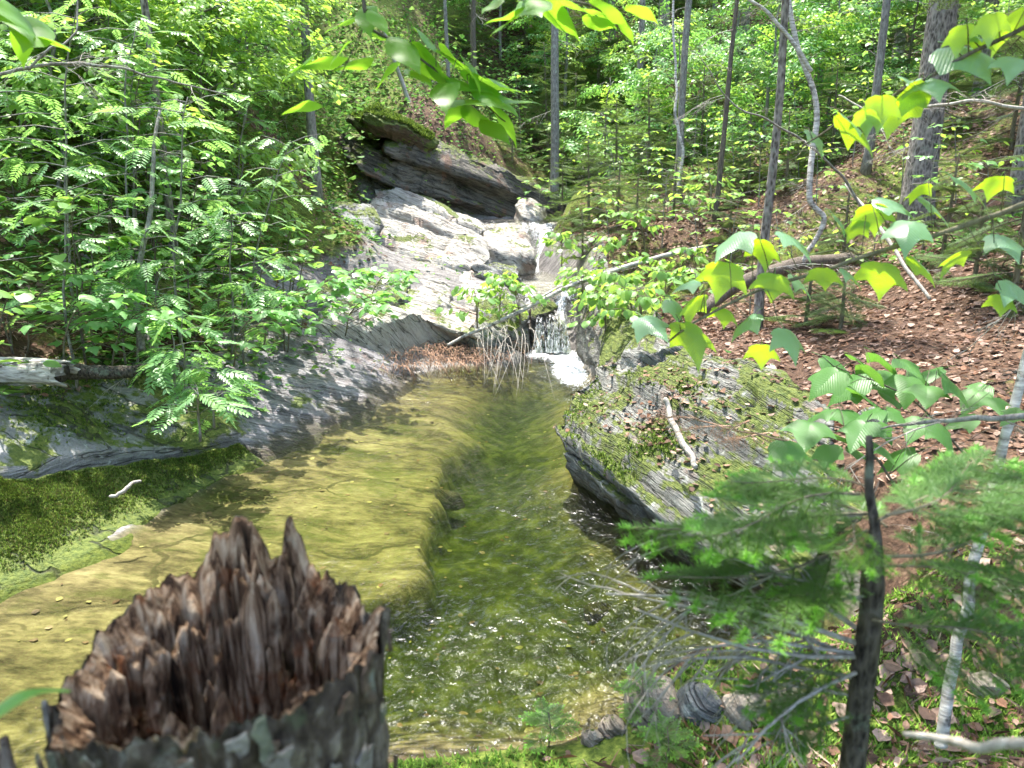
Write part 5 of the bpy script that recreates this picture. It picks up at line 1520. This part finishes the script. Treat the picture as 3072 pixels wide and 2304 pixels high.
stick("fallen_branch", "thin fallen branch crossing under the second birch stem", "branch", [(500, 316, 11.0), (560, 292, 11.3), (610, 270, 11.5), (650, 262, 11.9)], [.01, .016, .02], 'bark_dead', 12, 6, .1, twigs=6)
stick("driftwood_stick", "bare grey stick leaning on the overhanging boulder", "stick", [(666, 398, 5.0), (672, 420, 4.9), (685, 445, 4.75), (696, 466, 4.6)], [.016, .02, .022, .016], 'bark_dead', 13, 8, .15)
stick("fallen_stick", "short pale stick lying on the mossy left ledge", "stick", [(110, 498, 4.86), (124, 490, 4.9), (140, 480, 5.0)], [.010, .014, .008], 'bark_dead', 15, 7, .15)
stick("fallen_pole", "grey pole leaning through the left bank shrubs", "pole", [(85, 255, 7.6), (105, 283, 7.3), (130, 312, 7.0), (152, 345, 6.6)], [.02, .024, .022, .018], 'bark_grey', 17, 8, .1, twigs=3)
stick("curved_sapling_stem", "curved bare sapling stem in front of the left thicket", "sapling", [(142, 350, 6.4), (137, 310, 6.5), (140, 262, 6.6), (149, 215, 6.7), (155, 160, 6.8), (160, 110, 6.9)], [.032, .028, .024, .02, .014], 'bark_grey', 19, 8, .1, twigs=4)
stick("bare_branch", "long bare grey branch arching across the upper left", "branch", [(-30, 82, 4.4), (30, 68, 4.5), (95, 66, 4.6), (160, 78, 4.8), (230, 96, 5.0)], [.012, .010, .008, .004], 'bark_grey', 21, 7, .1, twigs=7)
stick("bare_branch", "dark twig running up from the bare branch at the left edge", "branch", [(28, 68, 4.5), (50, 50, 4.5), (72, 38, 4.55), (78, 8, 4.6), (74, -30, 4.6)], [.008, .007, .005, .004], 'bark_grey', 22, 7, .1, twigs=3)
stick("pale_pole", "thin pale dead pole leaning on the outcrop mound", "dead tree", [(417, 128, 18.2), (405, 90, 18.0), (394, 60, 17.8), (380, 20, 17.6)], [.07, .055, .045, .03], 'bark_dead', 23, 7, .1, twigs=4)
stick("near_twig", "thick blurred twig at the lower right corner", "branch", [(1060, 738, .75), (1000, 746, .8), (950, 742, .86), (905, 733, .92)], [.006, .0062, .0055, .003], 'bark_dead', 25, 7, .12, jit=.004)
stick("grey_branch", "smooth grey branch reaching in from the right above the fir", "branch", [(1060, 412, 2.3), (1000, 418, 2.3), (940, 420, 2.35), (880, 428, 2.4)], [.012, .010, .007, .003], 'bark_grey', 27, 8, .1, twigs=3, jit=.008)
stick("bare_branch", "dark arching branch over the right slope, left of the crooked birch", "branch", [(865, 215, 6.6), (845, 180, 6.5), (815, 150, 6.3), (775, 125, 6.1), (735, 105, 6.0), (700, 60, 5.9)], [.012, .011, .009, .007, .004], 'bark_grey', 29, 7, .1, twigs=6)
stick("bare_branch", "dead grey branch with bare twigs at the right edge", "branch", [(1060, 120, 5.0), (1000, 104, 5.0), (940, 103, 5.1), (880, 112, 5.3), (840, 95, 5.5)], [.014, .012, .009, .005], 'bark_dead', 30, 7, .1, twigs=12)
stick("bare_branch", "pale dead branch arching at the top right of centre", "branch", [(735, -10, 7.0), (765, 12, 7.0), (790, 40, 7.0), (812, 72, 7.0)], [.012, .018, .02, .022], 'bark_birch', 32, 7, .1, twigs=5)
stick("rotten_log", "mossy rotten log lying across the right slope", "log", [(700, 310, 7.9), (740, 285, 8.2), (800, 265, 8.6), (850, 258, 9.0)], [.07, .08, .085, .07], 'bark_dark', 33, 10, .2, twigs=3)
stick("dead_branch_pole", "thin dead pole slanting up the right slope", "pole", [(845, 185, 8.0), (870, 215, 7.6), (895, 250, 7.2), (930, 300, 6.8)], [.014, .02, .02, .016], 'bark_dead', 35, 7, .1, twigs=4)
# low leafy plants over the brook: on and around the fallen birches
for k, (px, y, z, h, lab) in enumerate([(478, 10.3, .3, .55, "leafy bush at the tip of the fallen birch"), (520, 10.7, .35, .6, "leafy bush in the middle of the fallen birch"), (590, 11.2, .75, .5, "leafy bush where the fallen birch meets the bank"), (620, 10.2, .8, .5, "bush on the right bank corner above the falls"), (660, 9.6, .9, .5, "bush on the right bank behind the maple leaves"), (604, 9.0, .75, .45, "low bush at the turf edge right of the falls"), (640, 8.3, .9, .4, "low bush nearest the boulder on the right bank"), (640, 12.2, 1.0, .6, "bush behind the fallen birches on the right bank"), (560, 12.6, 1.0, .5, "bush behind the second birch stem"), (500, 10.9, .5, .5, "bush drooping toward the root tangle"), (580, 10.4, .6, .5, "bush on the rock wall right of the white water"), (610, 11.8, .9, .6, "bush just above the fallen birch on the right bank"), (650, 10.8, .9, .55, "bush below the birch stems on the right bank"), (690, 11.2, 1.0, .6, "bush at the right end of the fallen birch"), (630, 9.2, .9, .5, "bush in the middle of the right bank corner"), (700, 12.8, 1.1, .7, "bush right of the second birch stem")]):
    x = (px - 512) / FPX * y / CT
    shrub("viburnum_bush", "shrub", Vector((x, y, max(z, gz(x, y)))) if px > 585 else Vector((x, y, max(z, gz(x, y)) + .25)), h, (rnd.uniform(-.4, .1), rnd.uniform(-.5, -.1)), LM['hobble'][:2] + LM['canopy'], 74, .115, .42, 1500 + k, "leafy bushes along the fallen birches", lab, 'bark_twig', 3, .009, (-62, -10), .1)
# saplings that lean out over the left slab
for k, (px, py, t_, h, az, lab) in enumerate([(232, 345, 6.9, .45, -1.2, "maple sapling spreading over the purple slab, nearest the water"), (262, 330, 7.4, .5, -1.3, "maple sapling spreading over the purple slab, in the middle"), (300, 312, 8.2, .5, -1.4, "maple sapling spreading over the top of the bright slab"), (330, 300, 9.0, .5, -1.5, "long maple spray reaching toward the pale rock"), (345, 318, 8.3, .35, -1.6, "small maple spray on the bright slab"), (60, 345, 5.9, .5, -1.0, "maple sapling beside the peeling birch log"), (25, 330, 6.2, .6, -1.0, "maple sapling behind the peeling birch log"), (110, 350, 6.2, .45, -1.1, "maple sapling right of the peeling birch log"), (370, 292, 10.0, .4, -1.6, "maple spray left of the broad pale rock")]):
    b = at_t(px, py, t_)
    b.z = max(gz(b.x, b.y), b.z - .1) - .02
    shrub("maple_sapling", "sapling", b, h, (.75, -.4), LM['young'], 62, .115, .52, 1600 + k, "maple saplings on the left bank", None, 'bark_twig', 1, .009, (-30, 0), .1, azbias=az)
for k, (px, py, t_, h, lab) in enumerate([(182, 372, 6.0, .75, ""), (172, 365, 6.1, .45, ""), (196, 398, 5.7, .34, ""), (210, 385, 5.9, .42, ""), (150, 340, 6.6, 1.0, ""), (120, 325, 6.6, .8, ""), (240, 330, 7.4, .8, "")]):
    b = at_t(px, py, t_)
    b.z = max(gz(b.x, b.y), b.z - .25) - .02
    shrub("rowan_sapling", "sapling", b, h, (.25, -.35), LM['rowan'], 26, .20, .34, 1700 + k, GR, None, 'bark_grey', 2, .009, (-40, 8), .15)

# the peeling birch log on the left
def birch_log():
    A, B = at_t(-40, 366, 5.75), at_t(62, 372, 5.55)
    t = thing("birch_log", "rotten birch log with white peeling bark on the left bank", "log", A)
    P = curve_pts([Vector((0, 0, 0)), (B - A) * .5, B - A], 14, .01, 2)
    obj('wood', tubes_mesh('wood', [(P, np.full(14, .075), 14)], [M['bark_fir']], wob=.15), t)
    # loose curl of bark with a ragged end
    n, m = 26, 22
    u = np.linspace(.25, 1.06, n); ph = np.linspace(-1.9, 2.6, m)
    V = []
    d = np.array(B - A)
    for i in range(n):
        for j in range(m):
            rag = .10 * fbm(np.array([[ph[j] * 4, 0, 1.0]]), 3, 3)[0] * max(0, (u[i] - .6) / .4)
            uu = u[i] + rag
            rad = .092 + .02 * fbm(np.array([[u[i] * 6, ph[j] * 2, 0]]), 4, 3)[0] + .02 * max(0, ph[j] - 1.6)
            V.append(d * uu + np.array([-.1 * rad * math.sin(ph[j]), -rad * math.sin(ph[j]) * 1.0, rad * math.cos(ph[j])]))
    F = [[i * m + j, i * m + j + 1, (i + 1) * m + j + 1, (i + 1) * m + j] for i in range(n - 1) for j in range(m - 1)]
    o = obj('bark', mesh('bark', np.array(V), F, [M['bark_birch']]), t)
    sol = o.modifiers.new("thickness", 'SOLIDIFY'); sol.thickness = .006
birch_log()
stick("rotten_log", "dark rotten log lying in the shade right of the birch log", "log", [(66, 372, 5.7), (110, 372, 5.8), (150, 368, 5.95)], [.06, .055, .04], 'bark_fir', 41, 10, .25, twigs=2)

# fine reddish roots and dry grass hanging at the head of the pool
def root_mat():
    r = random.Random(5)
    items = []
    o = at_z(455, 352, .35)
    for k in range(1000):
        px = r.gauss(448, 40)
        s = at_z(px, 350 + r.uniform(-22, 14) + .06 * (445 - px), .25)
        L = r.uniform(.15, .45)
        d = Vector((r.uniform(-.6, .7), r.uniform(-.5, .2), r.uniform(-.3, .35)))
        e = s + d * L
        e.z = max(e.z - L * .55, .0)
        m = s.lerp(e, .5) + Vector((0, 0, r.uniform(.02, .12)))
        items.append(([s - o, m - o, e - o], [.0042, .003, .0018], 3))
    t = thing("root_tangle", "tangle of fine reddish roots hanging into the head of the pool", "roots", o)
    obj('root_mat', tubes_mesh('root_mat', items, [M['root']]), t, kind="stuff")
    it = []
    for k in range(26):
        x0 = r.uniform(478, 530)
        s = at_t(x0, 338 + r.uniform(-14, 8), 10.2)
        e = at_z(x0 + r.uniform(-20, 25), 372 + r.uniform(-4, 26), .0)
        m = s.lerp(e, .4) + Vector((r.uniform(-.05, .15), -.1, .16))
        it.append((curve_pts([s - o, m - o, e - o], 8, .02, k), np.linspace(.0045, .0018, 8), 4))
    for k, q in enumerate(it):
        obj('drooping_twig', tubes_mesh('drooping_twig', [q], [M['bark_dead']]), t)
root_mat()
# a rusty dead fir twig over the litter on the right bank
t = stick("dead_fir_twig", "rust brown dead fir twig above the litter on the right bank", "twig", [(688, 415, 2.6), (720, 425, 2.5), (760, 435, 2.45), (795, 442, 2.4)], [.002, .003, .004], 'root', 43, 5, .1, jit=.01)
M['needle_dead'] = mat_leaf('dead_needle', (0.25, 0.12, 0.05), (0.36, 0.18, 0.08), (0.3, 0.15, 0.06), .3)
DB = bough_mesh('dead_bough', 12, [M['needle_dead'], M['root']], .36, .014, .002, .008, .14, .1, .45, .1)
for k, (x, y) in enumerate([(700, 418), (730, 425), (765, 432), (745, 420)]):
    obj('dead_bough', DB, t, put(at_t(x, y, 2.5) - t.location, R(60 + 30 * k), R(-8), 0, .55))

# ------------------------------------------------------------------ leaf litter, small greenery, moss
def scatter_leaves(name, label, pts, nrm, size, cols, mat, seed, tilt=.5, lift=.012, fold=.35, wide=1.0):
    r_ = np.random.default_rng(seed)
    n = len(pts)
    a = r_.random(n) * 6.283
    ti = (r_.random((n, 2)) - .5) * 2 * tilt
    ex = np.stack([np.cos(a), np.sin(a), ti[:, 0]], 1); ey = np.stack([-np.sin(a), np.cos(a), ti[:, 1]], 1)
    if nrm is not None:
        ex[:, 2] -= (ex[:, :2] * nrm[:, :2]).sum(1) / np.maximum(nrm[:, 2], .25)
        ey[:, 2] -= (ey[:, :2] * nrm[:, :2]).sum(1) / np.maximum(nrm[:, 2], .25)
    ex /= np.linalg.norm(ex, axis=1)[:, None]; ey /= np.linalg.norm(ey, axis=1)[:, None]
    up = np.cross(ex, ey)
    s = size * (.35 + 1.1 * r_.random(n) ** 1.4)[:, None]
    w = wide * (.26 + .2 * r_.random(n))[:, None]
    c = pts + up * (lift * (.3 + 1.4 * r_.random(n)))[:, None]
    fo = (fold * (r_.random(n) - .25))[:, None]
    cu = (fold * 1.2 * (r_.random(n) - .5))[:, None]
    V = np.stack([c - ex * s * .5 + up * s * cu, c - ex * s * .18 + ey * s * w + up * s * fo, c + ex * s * .2 + ey * s * w * .85 + up * s * fo, c + ex * s * .55 + up * s * cu * .8,
                  c + ex * s * .15 - ey * s * w * .9 + up * s * fo * .7, c - ex * s * .2 - ey * s * w + up * s * fo], 1).reshape(-1, 3)
    i = np.arange(n) * 6
    F = np.concatenate([np.stack([i, i + 3, i + 2, i + 1], 1), np.stack([i, i + 5, i + 4, i + 3], 1)])
    cols = np.array(cols)
    k = r_.integers(0, len(cols), n)
    tint = cols[k] * (.7 + .6 * r_.random(n))[:, None]
    o = obj(name, mesh(name, V, F, [M[mat]], smooth_=False, attrs={"tint": np.repeat(tint, 6, 0)}), kind="stuff")
    o["label"] = label
    return o
def gnormal(x, y):
    e = .06
    z0 = ground_z(x, y)
    return z0, np.stack([-(ground_z(x + e, y) - z0) / e, -(ground_z(x, y + e) - z0) / e, np.ones_like(x)], 1)
def bare(x, y, s):
    """1 on the bare rock left of the brook, where nothing lies or grows"""
    return smooth(2.6, 1.9, s) * smooth(9.3, 10.2, y) * smooth(17.5, 16, y) * (x < xcentre(y))
def land(n, seed, xr, yr, f):
    r_ = np.random.default_rng(seed)
    x, y = r_.uniform(*xr, n), yr[0] + (yr[1] - yr[0]) * r_.random(n) ** 1.35
    s = np.minimum(poly_sd(np.stack([x, y], 1), POOL), chan_sd(np.stack([x, y], 1)))
    k = f(x, y, s) * (1 - .93 * bare(x, y, s)) > r_.random(n)
    x, y = x[k], y[k]
    z, nm = gnormal(x, y)
    return np.stack([x, y, z], 1), nm
BROWN = [(.20, .125, .085), (.15, .09, .06), (.27, .18, .135), (.10, .058, .04), (.23, .155, .12), (.17, .09, .055), (.32, .23, .18), (.075, .045, .032)]
p, nm = land(120000, 1, (-9, 9), (1.6, 24), lambda x, y, s: np.where(x > xcentre(y), smooth(.25, .6, s) * np.clip(1.0 + .9 * fbm(xy3(x, y) * .8, 91, 3), .12, 1), smooth(1.0, 1.5, s) * .5) * (np.abs(x) < 1.2 + y * .8))
scatter_leaves("leaf_litter", "brown fallen leaves covering the forest floor", p, nm, .055, BROWN, 'litter', 2, .3)
p, nm = land(60000, 31, (-6, 8), (1.6, 16), lambda x, y, s: np.where(x > xcentre(y), smooth(.15, .4, s), smooth(1.2, 1.6, s) * .4) * (np.abs(x) < 1.2 + y * .8))
scatter_leaves("fallen_needles", "russet needles and bits of twig between the fallen leaves", p, nm, .075, [(.20, .10, .055), (.13, .065, .038), (.28, .17, .10), (.33, .25, .18)], 'litter', 32, .25, .014, .2, .10)
S_ = SURF['R'][:, :, :].reshape(-1, 3)
sel = S_[rng.integers(0, len(S_), 900)]
sel = sel[(sel[:, 0] - .75 > (sel[:, 1] - 5.2) * -.45 + .15 * rng.random(len(sel))) | (sel[:, 1] > 6.0)]
sel = sel + (rng.random(sel.shape) - .5) * np.array([.06, .06, 0])
scatter_leaves("leaf_litter", "dry leaves caught on top of the overhanging boulder", sel, None, .045, BROWN, 'litter', 3, .4)
for kk, lim, lab in (('B', 260, "dead leaves lying on the lichen spotted ledge"),):
    S_ = SURF[kk][8:, :, :].reshape(-1, 3)
    q = S_[rng.integers(0, len(S_), 3000)]
    q = q[q[:, 2] > .68][:lim * 3]
    scatter_leaves("leaf_litter", lab, q + (rng.random(q.shape) - .5) * .04, None, .06, BROWN, 'litter', 4, .4)
GREEN = [(.10, .24, .04), (.16, .32, .06), (.07, .18, .035), (.20, .34, .06), (.13, .28, .07)]
p, nm = land(110000, 5, (-10, 10), (6.5, 30), lambda x, y, s: smooth(.3, .8, s) * np.clip(.25 + 1.5 * fbm(xy3(x, y) * .55, 93, 3) + np.where(x < xcentre(y), .35, .12 * smooth(9, 15, y)), 0, .9) * (np.abs(x) < 1.2 + y * .8))
p[:, 2] += .02 + .22 * rng.random(len(p)) ** 1.5
scatter_leaves("undergrowth", "low green seedlings and ground cover on both slopes", p, None, .085, GREEN, 'green', 6, .5, .01)
p, nm = land(150000, 41, (-26, 26), (15, 44), lambda x, y, s: smooth(.8, 1.6, s) * np.clip(.55 + 1.5 * fbm(xy3(x, y) * .45, 97, 3), 0, 1) * (np.abs(x) < 2 + y * .75))
p[:, 2] += .05 + (2.4 * rng.random(len(p)) ** 1.6) * np.clip(.5 + fbm(p * .8, 98, 2), .1, 1)
scatter_leaves("undergrowth", "dense pale green brush filling the far slopes between the trunks", p, None, .13, GREEN + [(.22, .38, .10), (.26, .40, .10)], 'green', 42, .5, .01)
r_ = np.random.default_rng(77)
x_, y_ = r_.uniform(-3.2, 1.6, 1500), r_.uniform(2.6, 10, 1500)
k_ = poly_sd(np.stack([x_, y_], 1), POOL) < -.12
x_, y_ = x_[k_][:520], y_[k_][:520]
scatter_leaves("sunken_leaves", "bits of leaf and bark lying on the pool floor", np.stack([x_, y_, ground_z(x_, y_)], 1), None, .04, BROWN + [(.30, .26, .12)] * 3, 'litter', 78, .15, .004, .1)
# moss
def moss_tufts(name, label, pts, h, cols, seed):
    r_ = np.random.default_rng(seed)
    n = len(pts)
    out, tint = [], []
    cols = np.array(cols)
    for k in range(4):
        a = r_.random(n) * 6.283
        d = np.stack([np.cos(a) * .7, np.sin(a) * .7, .55 + .7 * r_.random(n)], 1) * (h * (.5 + r_.random(n)))[:, None]
        w = np.stack([-np.sin(a), np.cos(a), 0 * a], 1) * h * .30
        b = pts + (r_.random((n, 3)) - .5) * h * np.array([1, 1, .2])
        out.append(np.stack([b - w, b + w, b + d], 1))
        tint.append(np.repeat(cols[r_.integers(0, len(cols), n)] * (.7 + .6 * r_.random(n))[:, None], 3, 0))
    V = np.concatenate(out).reshape(-1, 3)
    o = obj(name, mesh(name, V, np.arange(len(V)).reshape(-1, 3), [M['moss']], smooth_=False, attrs={"tint": np.concatenate(tint)}), kind="stuff")
    o["label"] = label
MOSS = [(.07, .12, .015), (.12, .19, .025), (.18, .25, .035), (.05, .09, .012)]
MOSSB = [(.14, .26, .03), (.22, .36, .05), (.10, .20, .03), (.28, .42, .07)]
def surf_pts(key, n, seed, thr, sc=2.2, jit=.03):
    r_ = np.random.default_rng(seed)
    S_ = SURF[key]
    NR_, NA_ = S_.shape[:2]
    i = (NR_ - 2) * np.sqrt(r_.random(n)); j = r_.random(n) * (NA_ - 1.01)
    i0, j0 = i.astype(int), j.astype(int) % NA_
    fi, fj = (i - i0)[:, None], (j - np.floor(j))[:, None]
    q = S_[i0, j0] * (1 - fi) * (1 - fj) + S_[i0 + 1, j0] * fi * (1 - fj) + S_[i0, (j0 + 1) % NA_] * (1 - fi) * fj + S_[i0 + 1, (j0 + 1) % NA_] * fi * fj
    return q[fbm(q * sc, seed, 4) + .45 * (r_.random(n) - .5) > thr]
moss_tufts("moss", "thick green moss on the low left ledge", (lambda q: q[q[:, 2] > .03 + .10 * rng.random(len(q))])(surf_pts('A', 42000, 7, -.25)), .014, MOSS + [(.10, .085, .03)], 8)
moss_tufts("moss", "moss patches on the lichen spotted left ledge", surf_pts('B', 12000, 9, .22), .018, MOSS, 10)
moss_tufts("moss", "moss on the turf roof above the black hollow", surf_pts('T', 5000, 17, -.4), .05, MOSS, 18)
moss_tufts("moss", "moss cushions on the overhanging boulder", surf_pts('R', 12000, 11, .22), .02, MOSS, 12)
p, nm = land(52000, 13, (-.7, 2.6), (1.5, 3.3), lambda x, y, s: smooth(.12, .3, s) * np.clip(.55 + 1.3 * fbm(xy3(x, y) * 2.1, 95, 3), 0, 1))
moss_tufts("moss", "bright green moss carpet on the near shore", p, .020, MOSSB, 14)
p, nm = land(900, 15, (.1, 2.6), (1.6, 3.3), lambda x, y, s: smooth(.05, .2, s) * .6)
scatter_leaves("leaf_litter", "dead leaves and bark chips on the near shore", p, nm, .048, BROWN[:6], 'litter', 16, .45, .012)

# ------------------------------------------------------------------ one label for each plant
ORD = ["first", "second", "third", "fourth", "fifth", "sixth", "seventh", "eighth", "ninth", "tenth", "eleventh", "twelfth", "thirteenth", "fourteenth", "fifteenth", "sixteenth", "seventeenth", "eighteenth", "nineteenth", "twentieth"]
TENS = {2: "twenty", 3: "thirty", 4: "forty", 5: "fifty"}
def ordinal(k):
    return ORD[k] if k < 20 else (TENS[(k + 1) // 10] + "-" + ORD[(k + 1) % 10 - 1] if (k + 1) % 10 else {30: "thirtieth", 40: "fortieth", 50: "fiftieth"}[k + 1])
DESC = {"rowan_sapling": "feathery leaved rowan sapling from the left on the left bank", "hobblebush": "round leaved hobblebush from the left on the left bank", "maple_sapling": "lobed leaved maple sapling from the left on the left bank",
        "birch_tree": "leafy birch tree from the left behind the left thicket", "beech_tree": "leafy beech tree from the left on the far and right slopes", "beech_sapling": "broadleaf sapling from the left on the right slope", "fir_sapling": "young soft needled fir from the left on the slopes"}
def centre_x(o):
    c = [o.matrix_basis @ ch.matrix_basis.translation for ch in o.children if ch.name.split('.')[0] in ('leaf', 'leaf_spray', 'bough')]
    return float(np.mean([proj(p)[0] for p in c])) if c else proj(o.location)[0]
for nm_, lst in PLANTS.items():
    if nm_ in DESC:
        for k, o in enumerate(sorted(lst, key=centre_x)):
            if not o.get("label"):
                o["label"] = ordinal(k) + " " + DESC[nm_]
